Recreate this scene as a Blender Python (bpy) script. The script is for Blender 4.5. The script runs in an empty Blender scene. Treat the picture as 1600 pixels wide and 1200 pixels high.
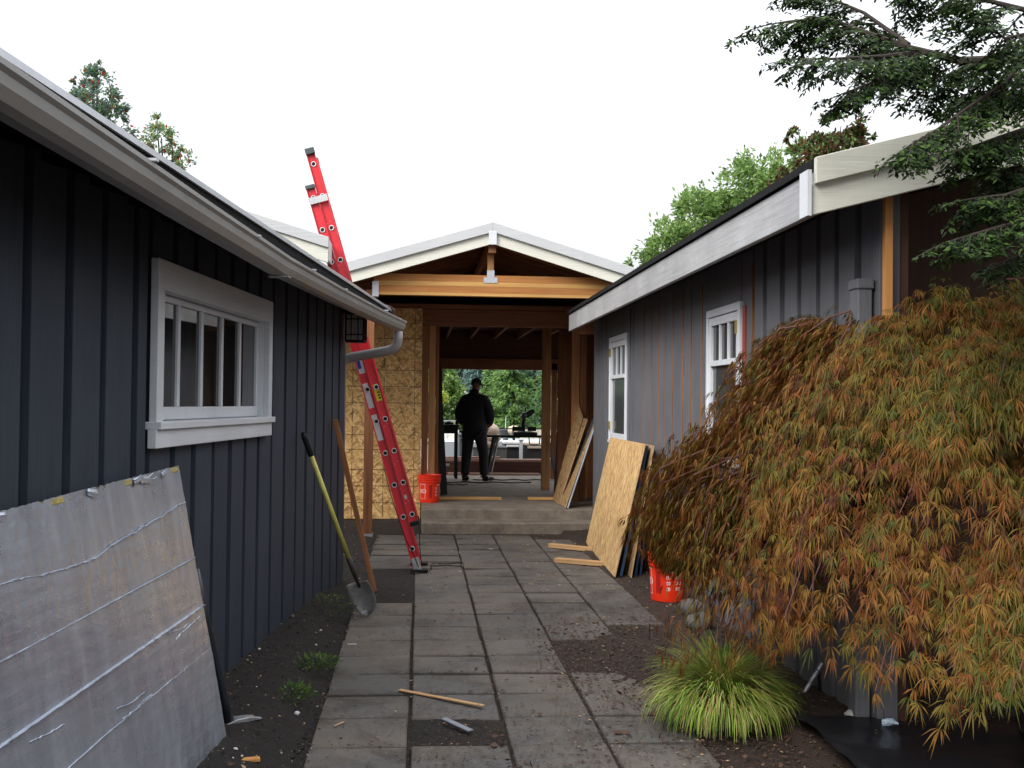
import bpy, math, random
import numpy as np
from mathutils import Vector, Matrix, Euler
R = math.radians
random.seed(7); rng = np.random.default_rng(7)
scn = bpy.context.scene
COL = scn.collection

# ------------------------------------------------------------------ camera, sky, sun, exposure
FPX, EYE = 1750.0, 1.56
cam = bpy.data.cameras.new('camera'); camo = bpy.data.objects.new('camera', cam); COL.objects.link(camo)
_yaw, _pit, _rol = math.atan(144/FPX), math.atan(31.5/FPX), .011
_f = Vector((math.sin(_yaw)*math.cos(_pit), math.cos(_yaw)*math.cos(_pit), math.sin(_pit)))
_r0 = Vector((math.cos(_yaw), -math.sin(_yaw), 0)); _u0 = _r0.cross(_f)
_r = _r0*math.cos(_rol)+_u0*math.sin(_rol); _u = -_r0*math.sin(_rol)+_u0*math.cos(_rol)
camo.matrix_world = Matrix(((_r.x,_u.x,-_f.x,0),(_r.y,_u.y,-_f.y,0),(_r.z,_u.z,-_f.z,EYE),(0,0,0,1)))
cam.sensor_width = 36; cam.lens = 36*FPX/1600; cam.clip_end = 2000; cam.clip_start = .05
scn.camera = camo

SUN_EL, SUN_AZ = 36, -136          # overcast: a broad soft glow up to the left
w = bpy.data.worlds.new('World'); scn.world = w; w.use_nodes = True
nt = w.node_tree; nt.nodes.clear()
sky = nt.nodes.new('ShaderNodeTexSky'); sky.sky_type = 'NISHITA'; sky.sun_disc = False
sky.sun_elevation = R(SUN_EL); sky.sun_rotation = R(SUN_AZ); sky.dust_density = 4; sky.air_density = 1.5
hs = nt.nodes.new('ShaderNodeHueSaturation'); hs.inputs['Saturation'].default_value = .25
mx = nt.nodes.new('ShaderNodeMix'); mx.data_type = 'RGBA'; mx.inputs[0].default_value = .82
mx.inputs['B'].default_value = (8.3, 8.6, 9.0, 1)
bg = nt.nodes.new('ShaderNodeBackground'); bg.inputs[1].default_value = .12
wo = nt.nodes.new('ShaderNodeOutputWorld')
# overcast sky: about three times brighter overhead than at the horizon
tcw = nt.nodes.new('ShaderNodeTexCoord'); sxy = nt.nodes.new('ShaderNodeSeparateXYZ'); nt.links.new(tcw.outputs['Generated'], sxy.inputs[0])
cl = nt.nodes.new('ShaderNodeMath'); cl.operation = 'MAXIMUM'; cl.inputs[1].default_value = 0; nt.links.new(sxy.outputs[2], cl.inputs[0])
ma = nt.nodes.new('ShaderNodeMath'); ma.operation = 'MULTIPLY_ADD'; ma.inputs[1].default_value = .165; ma.inputs[2].default_value = .082
nt.links.new(cl.outputs[0], ma.inputs[0]); nt.links.new(ma.outputs[0], bg.inputs[1])
nt.links.new(sky.outputs[0], hs.inputs['Color']); nt.links.new(hs.outputs[0], mx.inputs['A'])
nt.links.new(mx.outputs['Result'], bg.inputs[0]); nt.links.new(bg.outputs[0], wo.inputs[0])
sl = bpy.data.lights.new('sun', 'SUN'); sl.energy = 2.3; sl.angle = R(30); sl.color = (1, .965, .91)
so = bpy.data.objects.new('sun', sl); COL.objects.link(so)
_sd = Vector((math.sin(R(SUN_AZ))*math.cos(R(SUN_EL)), math.cos(R(SUN_AZ))*math.cos(R(SUN_EL)), math.sin(R(SUN_EL))))
so.rotation_euler = _sd.to_track_quat('Z', 'Y').to_euler()
scn.view_settings.view_transform = 'Standard'; scn.view_settings.look = 'None'
scn.view_settings.exposure = 0.40; scn.view_settings.gamma = 1
scn.cycles.max_bounces = 6; scn.cycles.diffuse_bounces = 4; scn.cycles.transparent_max_bounces = 6
scn.cycles.use_denoising = True

def pt(px, py, Y):
    """the world point at depth Y that lies on the sight line of photo position (px, py)"""
    d = _f*FPX + _r*(px-800) - _u*(py-600)
    return Vector((0, 0, EYE)) + d*(Y/d.y)
def gpt(px, py, z=0.0):
    d = _f*FPX + _r*(px-800) - _u*(py-600)
    return Vector((0, 0, EYE)) + d*((z-EYE)/d.z)

# ------------------------------------------------------------------ materials
class NT:
    def __init__(s, name):
        s.m = bpy.data.materials.new(name); s.m.use_nodes = True; s.t = s.m.node_tree
        s.b = s.t.nodes['Principled BSDF']; s.tc = s.t.nodes.new('ShaderNodeTexCoord')
    def n(s, ty, **kw):
        o = s.t.nodes.new(ty)
        for k, v in kw.items():
            if k in o.inputs: o.inputs[k].default_value = v
            else: setattr(o, k, v)
        return o
    def l(s, a, b): s.t.links.new(a, b)
    def mapping(s, scale=(1,1,1), rot=(0,0,0), src='Object'):
        m = s.n('ShaderNodeMapping'); m.inputs['Scale'].default_value = scale; m.inputs['Rotation'].default_value = rot
        s.l(s.tc.outputs[src], m.inputs[0]); return m.outputs[0]
    def noise(s, vec, scale, detail=4, rough=.6, dist=0):
        o = s.n('ShaderNodeTexNoise', Scale=scale, Detail=detail, Roughness=rough, Distortion=dist)
        s.l(vec, o.inputs['Vector']); return o.outputs['Fac']
    def ramp(s, fac, stops):
        o = s.n('ShaderNodeValToRGB'); e = o.color_ramp.elements
        while len(e) < len(stops): e.new(.5)
        for i, (p, c) in enumerate(stops):
            e[i].position = p; e[i].color = (c, c, c, 1) if isinstance(c, (int, float)) else (*c, 1)
        s.l(fac, o.inputs[0]); return o.outputs[0]
    def mix(s, fac, a, b, blend='MIX'):
        o = s.n('ShaderNodeMix', data_type='RGBA', blend_type=blend)
        for v, k in ((fac, 0), (a, 'A'), (b, 'B')):
            if hasattr(v, 'is_output'): s.l(v, o.inputs[k])
            else: o.inputs[k].default_value = v if k == 0 else (*v, 1)
        return o.outputs['Result']
    def bump(s, h, strength=.3, dist=.01):
        o = s.n('ShaderNodeBump', Strength=strength, Distance=dist); s.l(h, o.inputs['Height'])
        s.l(o.outputs[0], s.b.inputs['Normal'])
    def rough(s, v):
        if hasattr(v, 'is_output'): s.l(v, s.b.inputs['Roughness'])
        else: s.b.inputs['Roughness'].default_value = v
    def col(s, v): s.l(v, s.b.inputs['Base Color'])

_mc = {}
def cached(f):
    def g(*a, **k):
        key = (f.__name__, a, tuple(sorted(k.items())))
        if key not in _mc: _mc[key] = f(*a, **k)
        return _mc[key]
    return g

@cached
def plain(name, c, rough=.6, metal=0., var=.15, scale=8., bump=0., spec=.5):
    m = NT(name); v = m.mapping()
    n = m.noise(v, scale, 5, .65)
    a = tuple(min(1, x*(1-var)) for x in c); b = tuple(min(1, x*(1+var)) for x in c)
    m.col(m.ramp(n, [(.3, a), (.7, b)]))
    m.rough(rough); m.b.inputs['Metallic'].default_value = metal; m.b.inputs['Specular IOR Level'].default_value = spec
    if bump: m.bump(m.noise(v, scale*6, 4), bump, .004)
    return m.m

@cached
def wood(name, dark, light, axis='z', rough=.75, knots=True, grey=None):
    m = NT(name)
    sc = {'x': (.6, 14, 14), 'y': (14, .6, 14), 'z': (14, 14, .6)}[axis]
    v = m.mapping(sc)
    g = m.noise(v, 2.2, 6, .7, .6)
    big = m.noise(m.mapping(), 1.3, 3)
    c = m.ramp(g, [(.3, dark), (.7, light)])
    mid = tuple((a*.55+b*.2) for a, b in zip(dark, light))
    c = m.mix(m.ramp(big, [(.45, 0.), (.75, .5)]), c, mid)
    if grey: c = m.mix(m.ramp(m.noise(m.mapping(), 4, 4), [(.4, 0.), (.65, .8)]), c, grey)
    m.col(c); m.rough(rough); m.bump(g, .25, .003)
    return m.m

@cached
def painted(name, c, axis='z', rough=.55, wear=.2, bare=None, grain=1., spec=.5):
    m = NT(name)
    sc = {'x': (.8, 30, 30), 'y': (30, .8, 30), 'z': (30, 30, .8)}[axis]
    g = m.noise(m.mapping(sc), 2.5, 5, .7, .3)
    big = m.noise(m.mapping(), 2.2, 5, .65)
    a = tuple(x*(1-wear) for x in c); b = tuple(min(1, x*(1+wear)) for x in c)
    col = m.ramp(big, [(.3, a), (.7, b)])
    if axis == 'z':
        bt = m.noise(m.mapping((0, 3.05, 0)), 1.0, 0); col = m.mix(m.ramp(bt, [(.3, .0), (.7, .45*grain)]), col, tuple(x*.72 for x in c))
    col = m.mix(m.ramp(g, [(.48, 0.), (.72, .6*grain)]), col, tuple(x*.5 for x in c))
    g2 = m.noise(m.mapping(sc), 7, 4, .75); col = m.mix(m.ramp(g2, [(.58, 0.), (.75, .35*grain)]), col, tuple(min(1, x*1.7) for x in c))
    if bare: col = m.mix(m.ramp(m.noise(m.mapping(), 55, 3, .7), [(.68, 0.), (.74, .8)]), col, bare)
    m.col(col); m.rough(rough); m.b.inputs['Specular IOR Level'].default_value = spec; m.bump(g, .6, .004)
    return m.m

@cached
def osb(name, tint=(1,1,1), dim=1.0, sheet=False, along=0.0, plane='xz', grid=False):
    m = NT(name)
    def strands(rot, s1, s2, sc):
        scl = (s1, s1, s2)
        o = m.n('ShaderNodeTexVoronoi', Scale=sc); o.feature = 'F1'
        m2 = m.n('ShaderNodeMapping'); m2.inputs['Scale'].default_value = scl; m.l(m.mapping((1, 1, 1), rot), m2.inputs[0]); m.l(m2.outputs[0], o.inputs['Vector']); return o
    ax = {'xz': 1, 'yz': 0}[plane]
    def rt(a):
        r = [0, 0, 0]; r[ax] = a if not sheet else a*.45; return tuple(r)
    a = strands(rt(R(20)+along), 1, .28, 62); b = strands(rt(R(-28)+along), 1, .22, 48); c = strands(rt(R(75)+along), 1, .33, 44)
    sa = m.n('ShaderNodeSeparateColor'); m.l(a.outputs['Color'], sa.inputs[0])
    sb = m.n('ShaderNodeSeparateColor'); m.l(b.outputs['Color'], sb.inputs[0])
    sc_ = m.n('ShaderNodeSeparateColor'); m.l(c.outputs['Color'], sc_.inputs[0])
    t = lambda k: tuple(k_*t_*dim for k_, t_ in zip(k, tint))
    c1 = m.ramp(sa.outputs[0], [(0, t((.26,.15,.06))), (.4, t((.42,.27,.12))), (.8, t((.55,.38,.19))), (1, t((.66,.50,.28)))])
    c2 = m.ramp(sb.outputs[0], [(0, t((.30,.18,.075))), (.5, t((.47,.31,.14))), (1, t((.60,.44,.23)))])
    c3 = m.ramp(sc_.outputs[0], [(0, t((.20,.11,.045))), (.6, t((.44,.29,.13))), (1, t((.56,.40,.20)))])
    cc = m.mix(m.ramp(sb.outputs[1], [(.45, 0.), (.5, 1.)]), c1, c2)
    cc = m.mix(m.ramp(sc_.outputs[1], [(.72, 0.), (.76, 1.)]), cc, c3)
    st = m.noise(m.mapping(), 1.6, 4)
    cc = m.mix(m.ramp(st, [(.55, 0.), (.8, .45)]), cc, t((.20,.12,.05)))
    m.col(cc); m.rough(.8)
    m.bump(a.outputs['Distance'], .15, .002)
    return m.m

def leafmat(name, c, rough=.55, trans=.25):
    m = NT(name); n = m.noise(m.mapping(), 9, 3)
    m.col(m.ramp(n, [(.3, tuple(x*.75 for x in c)), (.7, tuple(min(1, x*1.3) for x in c))]))
    m.rough(rough); m.b.inputs['Specular IOR Level'].default_value = .14
    tr = m.n('ShaderNodeBsdfTranslucent'); tr.inputs[0].default_value = (*[min(1, x*1.3) for x in c], 1)
    ms = m.n('ShaderNodeMixShader'); ms.inputs[0].default_value = trans
    out = m.t.nodes['Material Output']
    m.l(m.b.outputs[0], ms.inputs[1]); m.l(tr.outputs[0], ms.inputs[2]); m.l(ms.outputs[0], out.inputs[0])
    return m.m

def glassmat(name, c=(.012,.014,.016), rough=.02, ior=1.6):
    m = NT(name); m.b.inputs['Base Color'].default_value = (*c, 1); m.b.inputs['IOR'].default_value = ior
    m.rough(rough); m.b.inputs['Specular IOR Level'].default_value = .6
    return m.m

def soilmat():
    m = NT('soil'); v = m.mapping(src='Object')
    a = m.noise(v, 1.4, 6, .7); b = m.noise(v, 28, 6, .75); c = m.noise(v, 160, 4, .7)
    col = m.ramp(b, [(.3, (.008,.006,.005)), (.55, (.018,.013,.010)), (.75, (.04,.029,.022))])
    # reddish bark mulch towards the planting bed
    sx = m.n('ShaderNodeSeparateXYZ'); m.l(m.tc.outputs['Object'], sx.inputs[0])
    bed = m.ramp(sx.outputs[0], [(0., 0.), (1., 1.)])
    mul = m.ramp(c, [(.3, (.014,.008,.006)), (.5, (.04,.022,.015)), (.7, (.12,.07,.045))])
    mm = m.n('ShaderNodeMath', operation='MULTIPLY'); m.l(bed, mm.inputs[0]); m.l(m.ramp(a, [(.3, .45), (.5, 1.)]), mm.inputs[1])
    col = m.mix(mm.outputs[0], col, mul)
    sp = m.ramp(m.noise(v, 90, 2, .5), [(.70, 0.), (.735, 1.)])
    col = m.mix(sp, col, (.16,.13,.10))
    # far ground: grass
    far = m.n('ShaderNodeMath', operation='GREATER_THAN'); far.inputs[1].default_value = 24; m.l(sx.outputs[1], far.inputs[0])
    gr = m.ramp(m.noise(v, 3, 5), [(.3, (.05,.06,.03)), (.7, (.10,.10,.06))])
    col = m.mix(far.outputs[0], col, gr)
    m.col(col); m.rough(.95); m.bump(m.mix(.5, b, c), .9, .03)
    return m.m

def pavermat():
    m = NT('concrete_paver'); v = m.mapping()
    fine = m.noise(v, 170, 4, .8); mid = m.noise(v, 9, 5, .7); big = m.noise(v, .9, 4, .6)
    col = m.ramp(mid, [(.25, (.070,.064,.058)), (.5, (.118,.109,.100)), (.75, (.175,.162,.148))])
    at = m.n('ShaderNodeAttribute'); at.attribute_name = 'tone'
    col = m.mix(1., col, at.outputs['Color'], 'MULTIPLY')
    col = m.mix(m.ramp(fine, [(.3, .0), (.62, .5)]), col, (.055,.052,.05))
    col = m.mix(m.ramp(fine, [(.66, .0), (.72, .8)]), col, (.34,.33,.31))
    dirt = m.noise(v, 3.1, 6, .72, .5)
    col = m.mix(m.ramp(dirt, [(.46, 0.), (.60, .80)]), col, (.048,.036,.027))
    col = m.mix(m.ramp(m.noise(v, 24, 5, .8), [(.57, 0.), (.64, .85)]), col, (.042,.028,.020))
    col = m.mix(m.ramp(big, [(.42, 0.), (.62, .55)]), col, (.17,.135,.105))
    m.col(col); m.rough(m.ramp(mid, [(.3, .6), (.7, .9)])); m.bump(fine, .35, .004)
    return m.m

def foilmat():
    m = NT('foil_facer'); v = m.mapping()
    m.b.inputs['Metallic'].default_value = .76
    st = m.noise(m.mapping((5, 5, .8)), 2.0, 5, .6, .6)
    col = m.ramp(st, [(.25, (.45,.49,.57)), (.55, (.56,.61,.70)), (.8, (.72,.77,.87))])
    col = m.mix(m.ramp(m.noise(v, 3, 5, .7), [(.5, 0.), (.7, .3)]), col, (.36,.36,.38))
    m.col(col); m.rough(m.ramp(m.noise(v, 5, 5), [(.3, .22), (.7, .38)]))
    o1 = m.noise(m.mapping((1, 1.2, 1.6)), 2.2, 4, .6, .8); o2 = m.noise(m.mapping((1.5, 3, 5)), 9, 4, .7, 1.0)
    m.bump(m.mix(.18, o1, o2), .35, .02)
    return m.m

def concrete():
    m = NT('concrete'); v = m.mapping()
    a = m.noise(v, 5, 6, .7); f = m.noise(v, 120, 3, .7)
    col = m.ramp(a, [(.3, (.13,.098,.074)), (.7, (.33,.275,.215))])
    col = m.mix(m.ramp(f, [(.4, 0.), (.7, .35)]), col, (.10,.085,.07))
    m.col(col); m.rough(.85); m.bump(f, .3, .003); return m.m

M = {}
M['soil'] = soilmat(); M['paver'] = pavermat(); M['foil'] = foilmat(); M['concrete'] = concrete()
SID = (.048, .058, .078)
M['siding_left'] = painted('blue_grey_siding', SID, 'z', .62, .16, spec=.16)
M['siding_right'] = painted('grey_siding', (.135, .138, .155), 'z', .6, .18, bare=(.20,.12,.07), spec=.25)
M['white'] = painted('white_trim', (.66,.68,.72), 'z', .45, .07, grain=.3)
M['white_y'] = painted('white_trim_long', (.66,.68,.72), 'y', .45, .07, grain=.3)
M['cream'] = painted('cream_board', (.66,.655,.57), 'x', .6, .08, grain=.3)
M['cream2'] = painted('pale_primed_board', (.50,.51,.52), 'x', .6, .06, grain=.3)
M['fascia'] = painted('grey_white_fascia', (.385,.385,.395), 'y', .5, .2)
M['gutter'] = plain('gutter_metal', (.26,.25,.24), .42, 0., .12, 3., .03)
M['black'] = plain('black', (.010,.010,.011), .5, spec=.25)
M['shingle'] = plain('dark_roofing', (.014,.014,.015), .85, 0, .4, 30, .5, .1)
M['roofmetal'] = plain('roof_edge_metal', (.55,.56,.60), .35, .5, .1)
M['glass'] = glassmat('window_glass')
M['cedar_x'] = wood('red_timber_x', (.14,.048,.018), (.30,.12,.048), 'x')
M['cedar_y'] = wood('red_timber_y', (.14,.048,.018), (.30,.12,.048), 'y')
M['cedar_z'] = wood('red_timber_z', (.15,.050,.018), (.33,.13,.048), 'z')
M['fir_x'] = wood('fir_x', (.50,.24,.07), (.80,.50,.19), 'x')
M['fir_y'] = wood('fir_y', (.40,.20,.08), (.66,.42,.20), 'y')
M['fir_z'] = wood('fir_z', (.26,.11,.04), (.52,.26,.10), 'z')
M['fir_bright'] = wood('fresh_orange_timber', (.42,.17,.045), (.70,.34,.10), 'z')
M['raw'] = wood('raw_board', (.42,.24,.13), (.62,.42,.27), 'x')
M['osb_wall'] = osb('osb_wall', (1.02,.93,.77), 1.36, along=1.05)
M['osb_sheet'] = osb('osb_sheet', (1.08,1.04,1.0), 1.1, plane='yz', along=0)
M['galv'] = plain('galvanised', (.50,.52,.55), .4, .6, .15, 30)
M['red'] = plain('red_fibreglass', (.66,.022,.036), .38, 0, .12, 6)
M['red_lit'] = plain('red_fibreglass_sky_lit', (.62,.05,.06), .45, 0, .12, 6)  # pinker red puts the sky light on the flanges into their colour
M['alu'] = plain('aluminium', (.60,.60,.60), .35, .7, .1)
M['orange'] = plain('orange_plastic', (.86,.035,.008), .38, 0, .07, 5)
M['print'] = plain('white_print', (.85,.78,.76), .5, 0, .05)
M['print_dim'] = plain('dark_red_print', (.35,.008,.006), .5, 0, .05)
M['blue_foam'] = plain('blue_edge', (.020,.055,.14), .6, 0, .2)
M['dark_cloth'] = plain('dark_cloth', (.012,.013,.018), .9, 0, .3, 12, .2)
M['skin'] = plain('skin', (.20,.10,.07), .5)  # darkened, the breezeway shade is put into the skin colour
M['steel'] = plain('worn_steel', (.30,.30,.31), .45, .6, .3, 20)
M['bark'] = plain('bark', (.035,.025,.020), .9, 0, .35, 20, .6)

# ------------------------------------------------------------------ mesh builder
class MB:
    def __init__(s): s.v = []; s.f = []; s.m = []
    def quad(s, a, b, c, d, m=0):
        i = len(s.v); s.v += [tuple(a), tuple(b), tuple(c), tuple(d)]; s.f.append((i, i+1, i+2, i+3)); s.m.append(m)
    def box(s, x0, x1, y0, y1, z0, z1, m=0, T=None):
        c = [(x0,y0,z0),(x1,y0,z0),(x1,y1,z0),(x0,y1,z0),(x0,y0,z1),(x1,y0,z1),(x1,y1,z1),(x0,y1,z1)]
        if T is not None: c = [tuple(T @ Vector(p)) for p in c]
        i = len(s.v); s.v += c
        for f in ((0,3,2,1),(4,5,6,7),(0,1,5,4),(1,2,6,5),(2,3,7,6),(3,0,4,7)):
            s.f.append(tuple(i+k for k in f)); s.m.append(m)
        return s
    def bar(s, p0, p1, wd, th, up=(0,0,1), m=0, ext=0):
        p0, p1 = Vector(p0), Vector(p1); d = (p1-p0); L = d.length; d.normalize()
        sd = d.cross(Vector(up))
        if sd.length < 1e-4: sd = d.cross(Vector((0,1,0)))
        sd.normalize(); u = sd.cross(d)
        T = Matrix(((sd.x,d.x,u.x,p0.x),(sd.y,d.y,u.y,p0.y),(sd.z,d.z,u.z,p0.z),(0,0,0,1)))
        return s.box(-wd/2, wd/2, -ext, L+ext, -th/2, th/2, m, T)
    def prism(s, poly, y0, y1, m=0, axis='y'):
        """extrude a polygon given in (x,z) along y (or (y,z) along x)"""
        n = len(poly); i = len(s.v)
        for yy in (y0, y1):
            for a, b in poly: s.v.append((a, yy, b) if axis == 'y' else (yy, a, b) if axis == 'x' else (a, b, yy))
        for k in range(n):
            k2 = (k+1) % n; s.f.append((i+k, i+k2, i+n+k2, i+n+k)); s.m.append(m)
        s.f.append(tuple(i+k for k in reversed(range(n)))); s.f.append(tuple(i+n+k for k in range(n))); s.m += [m, m]
        return s
    def tube(s, pts, r, n=8, m=0, cap=True):
        pts = [Vector(p) for p in pts]; rs = r if isinstance(r, (list, tuple)) else [r]*len(pts)
        base = len(s.v); prev = None
        for k, p in enumerate(pts):
            d = (pts[min(k+1, len(pts)-1)]-pts[max(k-1, 0)]).normalized()
            if prev is None:
                a = d.orthogonal().normalized()
            else:
                a = (prev - d*prev.dot(d)); a = a.normalized() if a.length > 1e-6 else d.orthogonal().normalized()
            prev = a; b = d.cross(a)
            for j in range(n):
                t = 2*math.pi*j/n; s.v.append(tuple(p+(a*math.cos(t)+b*math.sin(t))*rs[k]))
        for k in range(len(pts)-1):
            for j in range(n):
                j2 = (j+1) % n; s.f.append((base+k*n+j, base+k*n+j2, base+(k+1)*n+j2, base+(k+1)*n+j)); s.m.append(m)
        if cap:
            s.f.append(tuple(base+j for j in reversed(range(n)))); s.f.append(tuple(base+(len(pts)-1)*n+j for j in range(n))); s.m += [m, m]
        return s
    def lathe(s, prof, n=24, m=0, T=None, closed=False):
        base = len(s.v)
        for r, z in prof:
            for j in range(n):
                t = 2*math.pi*j/n; p = Vector((r*math.cos(t), r*math.sin(t), z))
                s.v.append(tuple(T @ p) if T is not None else tuple(p))
        K = len(prof)
        for k in range(K if closed else K-1):
            k2 = (k+1) % K
            for j in range(n):
                j2 = (j+1) % n; s.f.append((base+k*n+j, base+k*n+j2, base+k2*n+j2, base+k2*n+j)); s.m.append(m)
        return s
    def build(s, name, mats, parent=None, smooth=False, bevel=0., loc=None, rot=None):
        me = bpy.data.meshes.new(name); me.from_pydata(s.v, [], s.f)
        mats = mats if isinstance(mats, (list, tuple)) else [mats]
        for m in mats: me.materials.append(m)
        me.polygons.foreach_set('material_index', s.m)
        if smooth: me.polygons.foreach_set('use_smooth', [True]*len(s.f))
        me.update(); o = bpy.data.objects.new(name, me); COL.objects.link(o)
        if parent: o.parent = parent
        if loc is not None: o.location = loc
        if rot is not None: o.rotation_euler = rot
        if bevel:
            b = o.modifiers.new('bevel', 'BEVEL'); b.width = bevel; b.segments = 1; b.limit_method = 'ANGLE'
        return o
def npmesh(name, verts, faces_n, nf, mats, midx, parent=None):
    """verts Nx3, faces consecutive runs of faces_n vertices"""
    me = bpy.data.meshes.new(name); verts = np.asarray(verts, dtype=np.float32)
    me.vertices.add(len(verts)); me.vertices.foreach_set('co', verts.ravel())
    me.loops.add(nf*faces_n); me.loops.foreach_set('vertex_index', np.arange(nf*faces_n, dtype=np.int32))
    me.polygons.add(nf); me.polygons.foreach_set('loop_start', np.arange(0, nf*faces_n, faces_n, dtype=np.int32))
    me.polygons.foreach_set('loop_total', np.full(nf, faces_n, dtype=np.int32))
    for m in mats: me.materials.append(m)
    me.polygons.foreach_set('material_index', np.asarray(midx, dtype=np.int32))
    me.update(calc_edges=True); me.validate()
    o = bpy.data.objects.new(name, me); COL.objects.link(o)
    if parent: o.parent = parent
    return o
def tag(o, label=None, cat=None, group=None, kind=None):
    if label: o['label'] = label
    if cat: o['category'] = cat
    if group: o['group'] = group
    if kind: o['kind'] = kind
    return o
def thing(name, label, cat, loc=(0,0,0), rot=(0,0,0), group=None):
    o = bpy.data.objects.new(name, None); COL.objects.link(o); o.location = loc; o.rotation_euler = rot
    o.empty_display_size = .2
    return tag(o, label, cat, group)
def dup(o, parent=None):
    c = o.copy(); COL.objects.link(c)
    if parent: c.parent = parent
    for ch in [x for x in scn.objects if x.parent == o and x != c]: dup(ch, c)
    return c
def unit(a): return a/np.maximum(np.linalg.norm(a, axis=-1, keepdims=True), 1e-9)
def leaves(name, c, d, nrm, L, W, mats, midx, parent=None, droop=0.):
    """diamond leaves: base c, direction d, normal nrm (Nx3), length L, width W"""
    d = unit(d); s = unit(np.cross(d, nrm)); L = np.broadcast_to(np.asarray(L, float).reshape(-1, 1), (len(c), 1)); W = np.broadcast_to(np.asarray(W, float).reshape(-1, 1), (len(c), 1))
    mid = c+d*L*.45; tip = c+d*L; tip[:, 2:3] -= L*droop
    v = np.stack([c, mid+s*W*.5, tip, mid-s*W*.5], 1).reshape(-1, 3)
    return npmesh(name, v, 4, len(c), mats, midx, parent)

# ------------------------------------------------------------------ ground and path
def sm(a, b, x): t = np.clip((x-a)/(b-a), 0, 1); return t*t*(3-2*t)
def hsh(x, y):
    return (np.sin(x*7.1+y*3.3)+np.sin(x*13.7-y*9.2+1.3)+np.sin(x*2.3+y*17.9+.7)+np.sin(-x*23.1+y*6.1))*.25
def ground_h(x, y):
    h = np.full_like(x, -.024)
    wl = -.66+.1027*(y-9.925)                                  # left house wall
    left = sm(-.50, -.80, x)*.085*sm(10.0, 8.6, y) + sm(-.50, -.7, x)*.012
    h = h + np.where(x < -.49, left+.008*hsh(x*2, y*2), 0)
    right = sm(1.30, 2.1, x)*.045
    h = h + np.where(x > 1.76, right+.012+.012*hsh(x*2, y*2), 0)
    # mulch spread over the right-hand pavers
    e = ((x-1.55)/(.62+.08*hsh(x*3, y*2)))**2 + ((y-6.95)/(1.05+.18*hsh(x*2+1, y*4)))**2 + .22*hsh(x*5+2, y*6) + .12*hsh(x*11, y*13)
    h = h + np.clip(1.15-e, 0, 1)*.040*(x < 2.3)
    e2 = ((x-1.95)/.62)**2 + ((y-5.2)/.75)**2
    h = h + np.clip(1.1-e2, 0, 1)*.03
    # the missing pavers filled with soil
    h = h + np.where((x > -.03) & (x < .43) & (y > 4.7) & (y < 5.7), .018*np.clip(1.3-((x-.16)/.30)**2-((y-5.3)/.40)**2, 0, 1)+.004*hsh(x*4, y*4), 0)
    h = h + np.where((x > -.49) & (x < -.03) & (y > 8.7) & (y < 10.7), .016+.006*hsh(x*4, y*4), 0)
    h = h + .003*hsh(x*6, y*5)
    far = sm(22.7, 23.3, y)*-.75 + sm(60, 220, y)*5
    return h+far
xs = np.concatenate([[-400,-200,-90,-40,-20,-10,-5,-3.5,-2.6,-2.1], np.arange(-1.9, 3.6, .035), [3.7,4,4.6,5.5,7,10,16,25,45,90,200,400]])
ys = np.concatenate([[-200,-80,-30,-10,-3,0,1,2,3], np.arange(3.6, 9.5, .04), np.arange(9.5, 14.2, .1), [14.6,15.5,17,20,22,22.7,23.0,23.3,24,26,28,30,35,45,60,75,90,110,140,170,200,240,400,900]])
X, Y = np.meshgrid(xs, ys); Z = ground_h(X, Y)
V = np.stack([X, Y, Z], -1).reshape(-1, 3); nx = len(xs)
me = bpy.data.meshes.new('ground')
fc = [(j*nx+i, j*nx+i+1, (j+1)*nx+i+1, (j+1)*nx+i) for j in range(len(ys)-1) for i in range(nx-1)]
me.from_pydata(V.tolist(), [], fc); me.materials.append(M['soil']); me.polygons.foreach_set('use_smooth', [True]*len(fc)); me.update()
tag(_g := bpy.data.objects.new('ground', me), kind='structure'); COL.objects.link(_g)

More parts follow.
